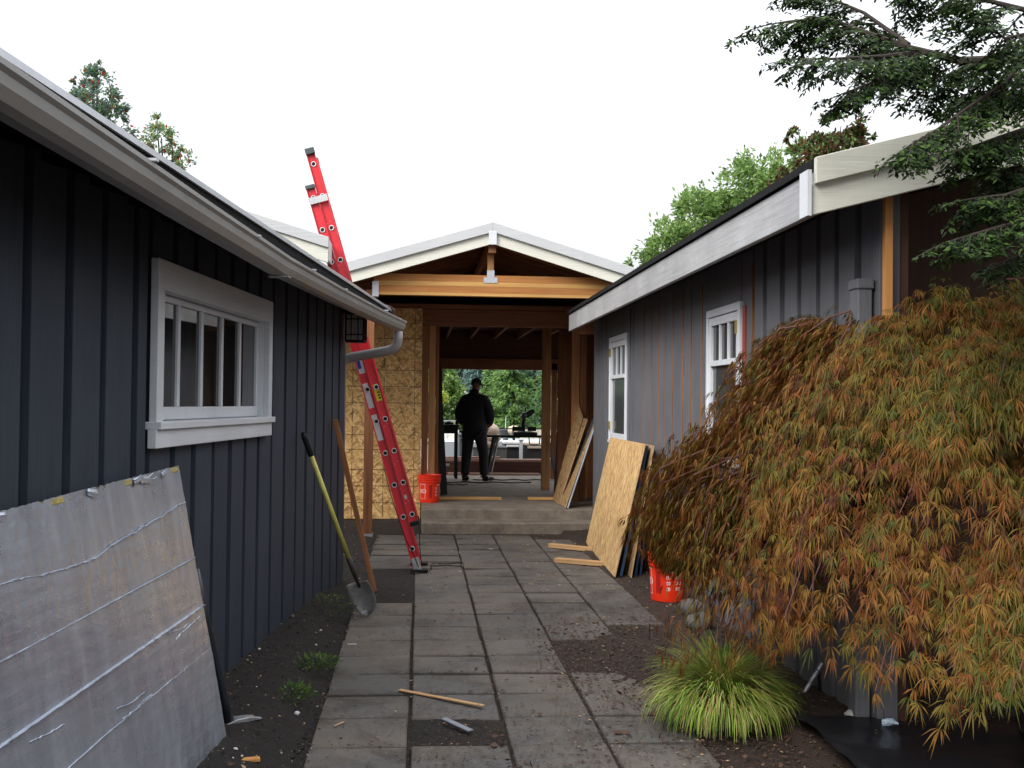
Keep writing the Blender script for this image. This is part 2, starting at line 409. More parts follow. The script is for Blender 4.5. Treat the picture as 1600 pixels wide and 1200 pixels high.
def pavers():
    mb = MB(); tones = []
    cols = [(-.487,-.030), (-.030,.430), (.430,.885), (.885,1.340), (1.340,1.765)]
    def have(c, k):
        y = 5.14+.457*k
        if c == 0: return not (8 <= k <= 11) and k <= 17
        if c == 1: return k != 0
        if c == 3: return not (3 <= k <= 4)
        if c == 4: return 6 <= k <= 16
        return True
    for c, (a, b) in enumerate(cols):
        for k in range(-5, 18):
            if not have(c, k): continue
            y0 = 5.14+.457*k + (.012*hsh(np.float64(c*1.7), np.float64(k*.0)) if c else .0)
            g = .007; z = random.uniform(-.003, .004); tx, ty = random.uniform(-.004,.004), random.uniform(-.005,.005)
            j = [random.uniform(-.003, .003) for _ in range(4)]
            x0, x1, yy0, yy1 = a+g+j[0]+.002, b-g+j[1]-.002, y0+g+j[2]+.006, y0+.457-g+j[3]-.006
            yy1 = min(yy1, 13.62)
            bv = .006; i = len(mb.v)
            for zz, e in ((-.045, 0), (z-bv, 0), (z, bv)):
                for sx, sy in ((-1,-1),(1,-1),(1,1),(-1,1)):
                    x = (x0+e if sx < 0 else x1-e); y = (yy0+e if sy < 0 else yy1-e)
                    mb.v.append((x, y, zz + (tx*sx+ty*sy if zz > -.04 else 0)))
            for q in range(2):
                for e in range(4):
                    e2 = (e+1) % 4; mb.f.append((i+q*4+e, i+q*4+e2, i+q*4+4+e2, i+q*4+4+e)); mb.m.append(0)
            mb.f.append((i+8, i+9, i+10, i+11)); mb.m.append(0)
            t = random.uniform(.78, 1.12); wv = random.uniform(-.03, .03)
            tones += [(t*(1+wv), t, t*(1-wv), 1)]*9
    o = mb.build('path', M['paver']); at = o.data.color_attributes.new('tone', 'FLOAT_COLOR', 'CORNER')
    buf = []
    for p, t in zip(o.data.polygons, tones): buf += list(t)*p.loop_total
    at.data.foreach_set('color', buf); tag(o, kind='structure')
pavers()

# ------------------------------------------------------------------ left house (local x = away from its wall, y = along the wall)
WROT = -math.atan(.10265)
WP = Vector((-.66, 9.925, 0))
LH = thing('grey_house', 'dark blue-grey board and batten house on the left with one wide white window', 'house', WP, (0, 0, WROT))
def wl(o, s, z): return Matrix.Translation(WP) @ Matrix.Rotation(WROT, 4, 'Z') @ Vector((o, s, z))
def siding_left():
    mb = MB(); S0, S1, ZT = -9.6, 0., 2.44
    wa, wb, za, zb = -4.915, -2.930, 1.43, 2.12
    for a, b, c, d in ((S0, wa, -.1, ZT), (wb, S1, -.1, ZT), (wa, wb, -.1, za), (wa, wb, zb, ZT)):
        mb.box(-.12, -.036, a, b, c, d)
    mb.box(-4.6, -.12, -.12, 0, -.1, ZT)          # end wall
    mb.box(-4.6, -.12, S0, S0+.12, -.1, ZT)
    ss = [-9.6,-9.2,-8.87,-8.52,-8.18,-7.85,-7.5,-7.17,-6.83,-6.50,-6.16,-5.83,-5.50,-5.16,-4.99,-4.65,-4.34,-4.0,-3.68,-3.36,-3.05,-2.71,-2.33,-1.95,-1.62,-1.28,-.93,-.58,-.26,.022]
    for s, s2 in zip(ss, ss[1:]):
        g = random.uniform(.031, .037); f = random.uniform(-.003, .003); a, b = s+g, s2-(g if s2 < 0 else 0)
        if b-a < .03: continue
        if b > -4.93 and a < -2.93:
            a_, b_ = a, b
            mb.box(-.036, f, a_, b_, -.1, 1.36+random.uniform(-.01, .005)); mb.box(-.036, f, a_, b_, 2.18, ZT)
            if a_ < -4.93: mb.box(-.036, f, a_, -4.93, 1.35, 2.19)
            if b_ > -2.93: mb.box(-.036, f, -2.93, b_, 1.35, 2.19)
        else: mb.box(-.036, f, a, b, -.1, ZT)
    o = mb.build('siding', M['siding_left'], LH, bevel=.002)
siding_left()
def left_window():
    y0, y1, z0, z1 = -4.985, -2.86, 1.462, 2.178
    t = MB(); tw = .085
    t.box(.0, .036, y0, y1, z1-.13, z1+.002)                          # head board
    t.box(.0, .036, y0, y0+tw, z0-.03, z1-.13); t.box(.0, .036, y1-tw, y1, z0-.03, z1-.13)
    # jamb linings running back to the sash
    t.box(-.115, .0, y0+tw-.012, y0+tw+.004, z0, z1-.11); t.box(-.115, .0, y1-tw-.004, y1-tw+.012, z0, z1-.11)
    t.box(-.115, .0, y0+tw, y1-tw, z1-.128, z1-.112)
    wnd = t.build('window', M['white_y'], LH, bevel=.003)
    t = MB(); t.box(-.115, .058, y0-.005, y1+.005, z0-.030, z0+.004); t.box(.0, .040, y0-.015, y1-.01, z0-.112, z0-.030)
    t.build('sill', M['white_y'], wnd, bevel=.003)
    t = MB(); a, b = y0+tw+.004, y1-tw-.004; zb, zt = z0+.008, z1-.133; F0, F1 = -.066, -.030
    t.box(F0, F1, a, b, zb, zb+.060); t.box(F0, F1, a, b, zt-.030, zt)
    t.box(F0, F1, a, a+.045, zb+.060, zt-.030); t.box(F0, F1, b-.045, b, zb+.060, zt-.030)
    n = 5; st = (b-a-.09)/n
    for i in range(1, n): t.box(F0+.004, F1-.002, a+.045+st*i-.018, a+.045+st*i+.018, zb+.060, zt-.030)
    t.build('sash', M['white'], wnd, bevel=.003)
    g = MB(); g.box(-.052, -.046, a+.045, b-.045, zb+.060, zt-.030); g.build('glass', M['glass'], wnd)
left_window()
def left_roof():
    # roof rising away from the eave at o=.42
    sl = .28; E0 = .40; zt = 2.372
    mb = MB()
    mb.prism([(E0, zt), (E0, zt-.055), (-4.7, zt-.055+sl*(E0+4.7)), (-4.7, zt+sl*(E0+4.7))], -9.7, .05)
    mb.build('roof', M['shingle'], LH)
    mb = MB(); mb.box(E0-.02, E0+.012, -9.7, .02, zt+.001, zt+.010); mb.box(E0+.001, E0+.012, -9.7, .02, zt-.010, zt+.001)
    mb.build('drip_edge', M['roofmetal'], LH)
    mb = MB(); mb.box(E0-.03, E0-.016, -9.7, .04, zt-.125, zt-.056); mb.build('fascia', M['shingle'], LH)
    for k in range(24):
        y = -9.3+k*.406; mb = MB(); mb.prism([(E0-.032, zt-.060), (E0-.032, zt-.12), (-.05, zt-.12+sl*(E0+.05)), (-.05, zt-.060+sl*(E0+.05))], y-.02, y+.02); mb.build('rafter_tail', M['shingle'], LH)  # near black, the shade under the eave put into their colour
    # gutter: shaped profile swept along three stations, kinked where two lengths meet
    prof = [(0,.0),(0,-.105),(.012,-.122),(.060,-.124),(.088,-.108),(.108,-.070),(.112,-.035),(.124,-.020),(.124,.0),(.112,-.002),(.104,-.030),(.099,-.066),(.081,-.100),(.056,-.114),(.016,-.112),(.008,-.10),(.008,.0)]
    prof = [(a*.86, b*.72) for a, b in prof]
    def sweep(st, name):
        mb = MB(); n = len(prof)
        for (s, o, z) in st:
            for a, b in prof: mb.v.append((o+a, s, z+b))
        for k in range(len(st)-1):
            for j in range(n):
                j2 = (j+1) % n; mb.f.append((k*n+j, (k+1)*n+j, (k+1)*n+j2, k*n+j2)); mb.m.append(0)
        for k in (0, len(st)-1):
            fcs = [k*n+i for i in range(0, 9)]
            mb.f.append(tuple(fcs)); mb.m.append(0)
        return mb
    g = sweep([(-9.6,.385,2.335),(-7.4,.385,2.312),(-5.8,.387,2.278),(-4.38,.388,2.254)], 'a').build('gutter', M['gutter'], LH)
    g2 = sweep([(-4.44,.384,2.258),(-3.0,.386,2.262),(-1.2,.39,2.278),(.40,.392,2.306)], 'b')
    g2.box(.386, .485, -4.47, -4.41, 2.158, 2.164)
    g2.build('gutter', M['gutter'], LH)
    for s in (-6.4,-5.1,-3.9,-2.9,-1.9,-.95,-.1):
        z = 2.30 if s < -6 else 2.262 if s < -1 else 2.295
        mb = MB(); mb.box(.388, .505, s-.012, s+.012, z-.006, z+.002); mb.build('gutter_bracket', M['roofmetal'], LH)
    # round elbow and downspout back to the corner
    mb = MB()
    p = [(.445,.17,2.20),(.445,.17,2.12),(.435,.17,2.075),(.405,.17,2.045),(.36,.17,2.025),(.05,.14,1.965),(-.02,.12,1.94),(-.05,.11,1.89),(-.05,.11,.05)]
    mb.tube(p, .043, 14); mb.build('downspout', M['gutter'], LH, smooth=True)
    # torn end flashing
    mb = MB(); n = 7
    for i in range(n):
        t = i/(n-1); mb.v += [(.39-.0+.05*math.sin(t*3), -.18+.32*t, 2.40-.11*t*t), (.30+.02*math.sin(t*5), -.10+.22*t, 2.42-.06*t*t+.012*math.sin(t*9))]
    for i in range(n-1): mb.f.append((2*i, 2*i+2, 2*i+3, 2*i+1)); mb.m.append(0)
    o = mb.build('flashing', plain('rusty_flashing', (.30,.20,.17), .6, .2, .4, 25), LH); o.modifiers.new('solid', 'SOLIDIFY').thickness = .004
left_roof()
def lantern():
    T = Matrix.Translation((.115, -.12, 2.09)); w_ = .078
    mb = MB()
    for sx in (-1, 1):
        for sy in (-1, 1): mb.box(sx*w_-.006, sx*w_+.006, sy*w_-.006, sy*w_+.006, 0, .235, 0, T)
    for z in (0, .05, .185, .228):
        for s_ in (-1, 1):
            mb.box(-w_, w_, s_*w_-.005, s_*w_+.005, z, z+.009, 0, T); mb.box(s_*w_-.005, s_*w_+.005, -w_, w_, z, z+.009, 0, T)
    for s_ in (-1, 1):
        for k in (-.03, .03): mb.box(k-.003, k+.003, s_*w_-.004, s_*w_+.004, 0, .235, 0, T); mb.box(s_*w_-.004, s_*w_+.004, k-.003, k+.003, 0, .235, 0, T)
    i = len(mb.v); e = .108
    mb.v += [tuple(T @ Vector(p)) for p in ((-e,-e,.238),(e,-e,.238),(e,e,.238),(-e,e,.238),(-.04,-.04,.275),(.04,-.04,.275),(.04,.04,.275),(-.04,.04,.275))]
    for f in ((0,3,2,1),(4,5,6,7),(0,1,5,4),(1,2,6,5),(2,3,7,6),(3,0,4,7)): mb.f.append(tuple(i+k for k in f)); mb.m.append(0)
    mb.tube([(.115,-.12,2.36),(.115,-.12,2.395),(.06,-.12,2.40),(.0,-.12,2.36)], .009, 6)
    mb.box(0.028, .045, -.165, -.075, 2.22, 2.42); mb.box(-w_, w_, -w_, w_, -.012, 0, 0, T)
    f = mb.build('wall_lantern', M['black'], LH)
    g = MB(); g.box(-w_+.008, w_-.008, -w_+.008, w_-.008, .002, .225, 0, T); g.build('glass', plain('lantern_glass', (.60,.58,.52), .25), f)
lantern()
# the higher gabled roof at its far end, against which the ladder leans
UP = thing('gable_roof', 'higher white edged gable roof end the red ladder leans on, left of the porch', 'roof', (-.82, 10.0, 0))
mb = MB(); zt = 3.02; sl = .30
mb.prism([(-.01, zt-.006), (-.01, zt-.03), (-4.5, zt-.03+sl*4.5), (-4.5, zt-.006+sl*4.5)], .03, 1.9); mb.build('roof_deck', M['shingle'], UP)
mb = MB(); mb.prism([(0,zt),(0,zt-.095),(-4.5,zt-.095+sl*4.5),(-4.5,zt+sl*4.5)], -.02, .02); mb.build('rake_cap', M['cream2'], UP, bevel=.003)
mb = MB(); mb.prism([(-.004,zt-.09),(-.004,zt-.225),(-4.5,zt-.225+sl*4.5),(-4.5,zt-.09+sl*4.5)], 0.004, .036); mb.build('rake_board', M['cream'], UP, bevel=.003)
mb = MB(); mb.box(-.035, 0, .036, 1.85, zt-.20, zt-.012); mb.build('eave_board', M['white_y'], UP)
mb = MB(); mb.box(-4.4, -.25, .40, .5, 2.35, 3.0); mb.build('gable_wall', M['siding_left'], UP)
# ------------------------------------------------------------------ right house
RX = 2.17
RH = thing('grey_house', 'grey house on the right with two white windows, stripped battens and pale eave board', 'house', (RX, 0, 0))
def right_house():
    Y0, Y1, ZT = 5.15, 13.9, 2.62
    mb = MB(); w1 = (7.45, 8.27, 1.19, 2.22); w2 = (11.64, 12.62, 1.19, 2.27)
    segs = [(Y0, w1[0]), (w1[1], w2[0]), (w2[1], Y1)]
    for a, b in segs: mb.box(.036, .10, a, b, -.1, ZT)
    for w_ in (w1, w2): mb.box(.0, .10, w_[0]+.001, w_[1]-.001, -.1, w_[2]); mb.box(.0, .10, w_[0]+.001, w_[1]-.001, w_[3], ZT)
    bat = [Y0-.03, 5.42, 5.70, 5.98, 6.29, 6.59, 6.92, 7.17]
    for a, b in zip(bat, bat[1:]): mb.box(random.uniform(-.004,.004), .036, a+.038, b-.038, -.1, ZT)
    mb.box(.006, .036, 7.20, w1[0], -.1, ZT); mb.box(0, .036, w1[1], 8.49, -.1, ZT)
    fl = [8.49, 8.85, 9.13, 9.49, 9.79, 10.07, 10.38, 10.74, 11.30]
    for a, b in zip(fl, fl[1:]): mb.box(random.uniform(-.003,.002), .036, a+.004, b-.004, -.1, ZT)
    for a, b in ((11.345,11.44),(11.485,w2[0]),(w2[1],12.95),(12.995,13.25),(13.295,13.52),(13.565,13.9)): mb.box(random.uniform(-.004,.004), .036, a, b, -.1, ZT)
    mb.build('siding', M['siding_right'], RH, bevel=.002)
    # bare wood left where battens were pulled off
    mb = MB()
    for y, wd in ((8.50,.045),(8.85,.012),(9.13,.020),(9.49,.010),(9.79,.012),(10.07,.010),(10.38,.011),(10.74,.008),(7.185,.009)):
        mb = MB(); z = .3
        while z < 2.45:
            L = random.uniform(.25, .7); ww = wd*random.uniform(.30, .95); off = random.uniform(-.004, .004)
            mb.box(-.0055, .03, y-ww+off, y+ww+off, z, min(2.5, z+L)); z += L-.002
        mb.build('bare_wood_strip', wood('weathered_orange', (.16,.062,.022), (.36,.165,.06), 'z'), RH)
    mb = MB(); mb.box(-.004, .02, 7.34, 7.405, .4, 2.24); mb.build('red_flashing_strip', plain('red_tape', (.26,.035,.02), .6), RH)
    mb = MB(); mb.box(.001, .038, Y0-.062, Y0-.031, 1.15, ZT); mb.build('corner_stud', M['fir_bright'], RH)
    # recessed entry side: dark reddish plywood wall facing the camera
    mb = MB(); mb.prism([(.101,-.1),(6.0,-.1),(6.0,2.655+.27*6.39),(.101,2.655+.27*.491)], 6.5, 6.6); mb.box(.101, .15, Y0+.02, 6.5, -.1, ZT); mb.build('entry_wall', wood('dark_ply', (.045,.016,.008), (.085,.034,.016), 'z'), RH)
    # interior of the house: closes it off from light
    mb = MB(); mb.box(6.0, 6.1, 5.0, 13.9, -.1, 4.2); mb.box(.1, 6.0, 13.8, 13.9, -.1, 2.6); mb.build('back_wall', M['siding_right'], RH)
    # eave
    E = 1.80-RX
    mb = MB(); mb.box(E, E+.035, 4.97, 13.52, 2.455, 2.655); mb.build('fascia', M['fascia'], RH, bevel=.003)
    mb = MB(); mb.prism([(E-.02, 2.662), (E-.02, 2.700), (4.3, 2.70+.27*4.65), (4.3, 2.662+.27*4.65)], 4.98, 13.56); mb.build('roof', M['shingle'], RH)
    mb = MB(); mb.box(E+.036, .0, 4.98, 13.5, 2.60, 2.612); mb.build('soffit', M['shingle'], RH)  # near black underside, eave shade put into its colour
    # front gable rake in two layers rising to the right
    Yg, x0, zt, sl = 4.93, 1.747-RX, 2.684, .262
    mb = MB(); mb.prism([(x0+.02,zt+.005),(x0+.02,zt-.115),(x0+4.6,zt-.115+sl*4.6),(x0+4.6,zt+sl*4.6)], Yg-.035, Yg-.002); mb.build('rake_cap', M['cream'], RH, bevel=.003)
    mb = MB(); mb.prism([(x0+.006,zt-.115),(x0+.006,zt-.255),(x0+4.6,zt-.255+sl*4.6),(x0+4.6,zt-.10+sl*4.6)], Yg, Yg+.034); mb.build('rake_board', M['cream'], RH, bevel=.003)
    mb = MB(); mb.box(x0-.014, x0+.004, Yg-.02, Yg+.09, zt-.258, zt-.05); mb.build('rake_end_cap', M['white'], RH)
    mb = MB(); mb.prism([(x0+.02,zt-.02),(x0+.02,zt-.05),(x0+4.6,zt-.05+sl*4.6),(x0+4.6,zt-.02+sl*4.6)], Yg+.036, 5.0)
    mb.prism([(x0+.12,zt-.10),(x0+.12,zt-.12),(x0+4.6,zt-.12+sl*4.6),(x0+4.6,zt-.10+sl*4.6)], Yg+.036, 6.5); mb.build('entry_roof', M['shingle'], RH)
    # downspout stub
    mb = MB(); mb.box(-.085, -.012, 5.20, 5.30, .05, 2.17); mb.box(-.092, -.006, 5.19, 5.31, 2.13, 2.18); mb.build('downspout', M['siding_right'], RH, bevel=.006)
    for (a, b, z0, z1), nm, hinge in ((w1, 'a', 'r'), (w2, 'b', 'l')):
        t = MB(); f = .055; x0_, x1_ = -.022, .03
        t.box(x0_, x1_, a-.03, b+.03, z1-.0, z1+.055); t.box(x0_, x1_, a-.03, a+.022, z0-.02, z1); t.box(x0_, x1_, b-.022, b+.03, z0-.02, z1); t.box(x0_-.01, x1_, a-.03, b+.03, z0-.05, z0-.02)
        wn = t.build('window', M['white'], RH, bevel=.003)
        a2, b2 = a+.024, b-.024; zm = 1.875
        t = MB(); xs0, xs1 = -.012, .026
        t.box(xs0, xs1, a2, b2, z1-.065, z1-.006); t.box(xs0, xs1, a2, b2, z0-.018, z0+.06)
        t.box(xs0, xs1, a2, a2+f, z0+.06, z1-.065); t.box(xs0, xs1, b2-f, b2, z0+.06, z1-.065)
        t.box(xs0-.006, xs1, a2+f, b2-f, zm-.02, zm+.02)
        st = (b2-a2-2*f)/3
        for i in (1, 2): t.box(xs0+.004, xs1-.004, a2+f+st*i-.014, a2+f+st*i+.014, zm+.02, z1-.065)
        t.build('sash', M['white'], wn, bevel=.002)
        g = MB(); g.box(.008, .013, a2+f, b2-f, z0+.06, zm-.02); g.box(.008, .013, a2+f, b2-f, zm+.02, z1-.065); g.build('glass', glassmat('window_glass_grey', (.05,.055,.06), .12, 1.5), wn)
        br = plain('brass', (.45,.33,.10), .4, .7)
        hy = a2+.012 if hinge == 'r' else b2-.012
        for hz in (z1-.16, z0+.10):
            t = MB(); t.box(-.032, -.012, hy-.012, hy+.012, hz, hz+.09); t.build('hinge', br, wn)
right_house()
# ------------------------------------------------------------------ gabled timber breezeway in the middle
BW = thing('timber_breezeway', 'unfinished timber breezeway with white edged gable, glulam beam and particle board wall', 'building', (0, 12.7, 0))
def breezeway():
    oy = -12.7; AX, AZ, sl = .834, 3.70, .298
    def rake(name, mat, dz0, dz1, y0, y1, hl=3.1):
        mb = MB()
        mb.prism([(AX,AZ-dz0),(AX,AZ-dz1),(AX-hl,AZ-dz1-sl*hl),(AX-hl,AZ-dz0-sl*hl)], y0+oy, y1+oy)
        mb.build(name, mat, BW, bevel=.003)
        mb = MB()
        mb.prism([(AX+.001,AZ-dz0),(AX+hl,AZ-dz0-sl*hl),(AX+hl,AZ-dz1-sl*hl),(AX+.001,AZ-dz1)], y0+oy, y1+oy)
        mb.build(name, mat, BW, bevel=.003)
    rake('rake_cap', M['cream2'], 0, .118, 13.11, 13.145)
    rake('rake_board', M['cream'], .115, .253, 13.15, 13.185)
    mb = MB(); mb.box(AX-.047, AX+.047, 13.105+oy, 13.15+oy, AZ-.268, AZ-.108); mb.build('ridge_cap_block', M['white'], BW, bevel=.003)
    # roof deck
    mb = MB(); hl = 3.08
    for sg in (-1, 1):
        mb.prism([(AX,AZ-.03),(AX,AZ-.055),(AX+sg*hl,AZ-.055-sl*hl),(AX+sg*hl,AZ-.03-sl*hl)], 13.19+oy, 20.8+oy)
    mb.build('roof_deck', wood('deck_ply', (.10,.035,.014), (.19,.08,.034), 'x'), BW)
    mb = MB()
    for sg in (-1, 1): mb.prism([(AX,AZ-.004),(AX,AZ-.028),(AX+sg*hl,AZ-.028-sl*hl),(AX+sg*hl,AZ-.004-sl*hl)], 13.19+oy, 20.9+oy)
    mb.build('roof_covering', M['shingle'], BW)
    mb = MB(); mb.box(AX-.045, AX+.045, 13.2+oy, 20.7+oy, AZ-.35, AZ-.07); mb.build('ridge_beam', M['cedar_y'], BW)
    for i, y in enumerate([13.56, 13.95, 14.5, 15.15, 15.9, 16.6, 17.3, 18.0, 18.7, 19.4, 20.1, 20.7]):
        mb = MB()
        for sg in (-1, 1):
            mb.prism([(AX+sg*.05,AZ-.06),(AX+sg*.05,AZ-.23),(AX+sg*2.9,AZ-.23-sl*2.9),(AX+sg*2.9,AZ-.06-sl*2.9)], y-.02+oy, y+.02+oy)
        mb.build('rafter', M['cedar_x'], BW)
    # glulam tie beam with its three laminations
    mb = MB(); z0 = 2.845
    for k, (h0, h1) in enumerate(((0,.035),(.036,.115),(.116,.165),(.166,.25))): mb.box(-.56, 2.35, 13.34+oy+(.0015*(k%2)), 13.46+oy-(.0015*(k%2)), z0+h0, z0+h1, k%2)
    mb.build('glulam_beam', [wood('glulam_pale', (.40,.20,.05), (.58,.34,.11), 'x'), wood('glulam_orange', (.28,.10,.020), (.44,.19,.05), 'x')], BW)
    mb = MB(); mb.box(-.575, -.50, 13.325+oy, 13.475+oy, 2.82, 3.0); mb.build('beam_hanger', M['galv'], BW)
    mb = MB(); mb.box(.79, .865, 13.36+oy, 13.44+oy, 3.095, 3.43); mb.build('king_post', M['fir_z'], BW)
    mb = MB(); mb.box(.783, .872, 13.330+oy, 13.338+oy, 3.06, 3.155); mb.box(.745, .91, 13.332+oy, 13.339+oy, 3.005, 3.07); mb.build('bracket_plate', M['galv'], BW)
    mb = MB(); mb.bar((.80, 13.42+oy, 3.42), (.62, 14.6+oy, 3.02), .04, .09); mb.build('brace', M['cedar_z'], BW)
    # posts
    def post(x0, x1, y0, y1, z0, z1, mat='cedar_z'):
        mb = MB(); mb.box(x0, x1, y0+oy, y1+oy, z0, z1); return mb.build('post', M[mat], BW, bevel=.003)
    post(-.650, -.545, 13.35, 13.45, -.05, 2.90, 'cedar_z')
    mb = MB(); mb.box(-.66, -.535, 13.34+oy, 13.46+oy, -.05, .01); mb.build('post_base', M['galv'], BW)
    post(2.36, 2.46, 13.35, 13.45, -.05, 3.0)
    post(.028, .118, 15.30, 15.42, .0, 2.62, 'cedar_z'); post(.122, .215, 15.31, 15.43, .23, 2.62, 'fir_z'); post(.222, .262, 15.50, 15.62, .23, 2.62)  # paler fir on the lit jamb post, light put into its colour
    post(2.10, 2.20, 15.36, 15.46, .23, 2.62, 'fir_z'); post(2.205, 2.30, 15.38, 15.48, .23, 2.62)  # first post in paler wood, the light on it put into the colour
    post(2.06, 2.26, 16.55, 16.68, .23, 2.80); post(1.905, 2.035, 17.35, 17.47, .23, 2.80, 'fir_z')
    post(2.35, 2.45, 19.9, 20.0, .23, 2.3); post(.30, .40, 19.95, 20.05, .23, 2.3)
    # header and lintels over the opening
    mb = MB(); mb.box(-.05, 2.6, 15.27+oy, 15.44+oy, 2.62, 2.84); mb.build('header', M['cedar_x'], BW, bevel=.003)
    mb = MB(); mb.box(-1.8, 3.0, 15.24+oy, 15.45+oy, 2.845, 2.91); mb.build('top_plate', M['fir_x'].copy() if False else M['cedar_x'], BW, bevel=.002)
    mb = MB(); mb.box(-.2, 3.0, 19.9+oy, 20.1+oy, 2.175, 2.365); mb.build('far_header', M['cedar_x'], BW, bevel=.003)
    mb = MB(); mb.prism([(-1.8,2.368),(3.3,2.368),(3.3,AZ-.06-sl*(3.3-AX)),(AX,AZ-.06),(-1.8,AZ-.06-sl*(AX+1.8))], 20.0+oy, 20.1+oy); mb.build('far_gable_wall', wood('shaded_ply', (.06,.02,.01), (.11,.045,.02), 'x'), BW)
    for i in range(7):
        x = .05+i*.42; mb = MB(); mb.box(x-.019, x+.019, 15.46+oy, 19.99+oy, 2.72, 2.86); mb.build('ceiling_joist', M['cedar_y'], BW)
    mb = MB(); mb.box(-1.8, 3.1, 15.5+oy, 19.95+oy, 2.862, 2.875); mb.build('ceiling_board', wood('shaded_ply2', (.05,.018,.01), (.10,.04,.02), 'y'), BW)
    # OSB wall with nail and seam lines
    mb = MB(); mb.box(-2.2, .026, 15.2+oy, 15.24+oy, .0, 2.84)
    mb.build('sheathing', M['osb_wall'], BW)
    mb = MB()
    for z in (.215,.44,.66,.93,1.13,1.56,1.78,2.0,2.43,2.64):
        x = -2.2
        while x < .02:
            L = random.uniform(.2, .6); mb.box(x, min(.02, x+L), 15.1965+oy, 15.2+oy, z-.004+random.uniform(-.002,.002), z+.003); x += L+random.uniform(.0,.03)
    for x in (-.07, -.48, -.9):
        z = .02
        while z < 2.8: L = random.uniform(.1, .5); mb.box(x-.003, x+.003, 15.1965+oy, 15.2+oy, z, min(2.8,z+L)); z += L+random.uniform(.02,.12)
    mb.build('panel_seam', plain('seam_dark', (.07,.042,.02), .8), BW)
    mb = MB(); mb.box(-2.2, .03, 15.22+oy, 15.32+oy, -.1, -.001); mb.build('foundation', M['concrete'], BW)
    # side walls of studs
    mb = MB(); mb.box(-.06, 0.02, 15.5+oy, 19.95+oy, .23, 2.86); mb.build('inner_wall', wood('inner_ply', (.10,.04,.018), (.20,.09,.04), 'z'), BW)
    for y in (15.9, 16.3): 
        mb = MB(); mb.box(2.40, 2.49, y+oy, y+.04+oy, .23, 2.8); mb.build('stud', M['cedar_z'], BW)
    mb = MB(); mb.box(2.50, 2.54, 13.95+oy, 16.8+oy, .0, 2.9); mb.build('side_wall', wood('side_ply', (.09,.045,.025), (.16,.085,.05), 'z'), BW)
    mb = MB(); mb.box(2.0, 2.42, 13.96+oy, 14.0+oy, 2.45, 2.85); mb.build('corner_board', M['cedar_z'], BW)
    # floor slab and steps
    mb = MB(); mb.box(.04, 2.4, 14.10+oy, 15.5+oy, -.1, .23); mb.box(-1.8, 6.5, 15.5+oy, 22.6+oy, -1.0, .228); mb.build('floor_slab', M['concrete'], BW, bevel=.008)
    mb = MB(); mb.box(.045, 2.165, 13.64+oy, 14.098+oy, -.1, .112); mb.build('step', M['concrete'], BW, bevel=.010)
    mb = MB(); mb.box(.27, 1.15, 15.5+oy, 15.6+oy, .232, .268); mb.build('sill_plate', M['fir_x'], BW, bevel=.003)
    mb = MB(); mb.box(1.52, 2.08, 15.5+oy, 15.6+oy, .232, .268); mb.build('sill_plate', M['fir_x'], BW, bevel=.003)
breezeway()
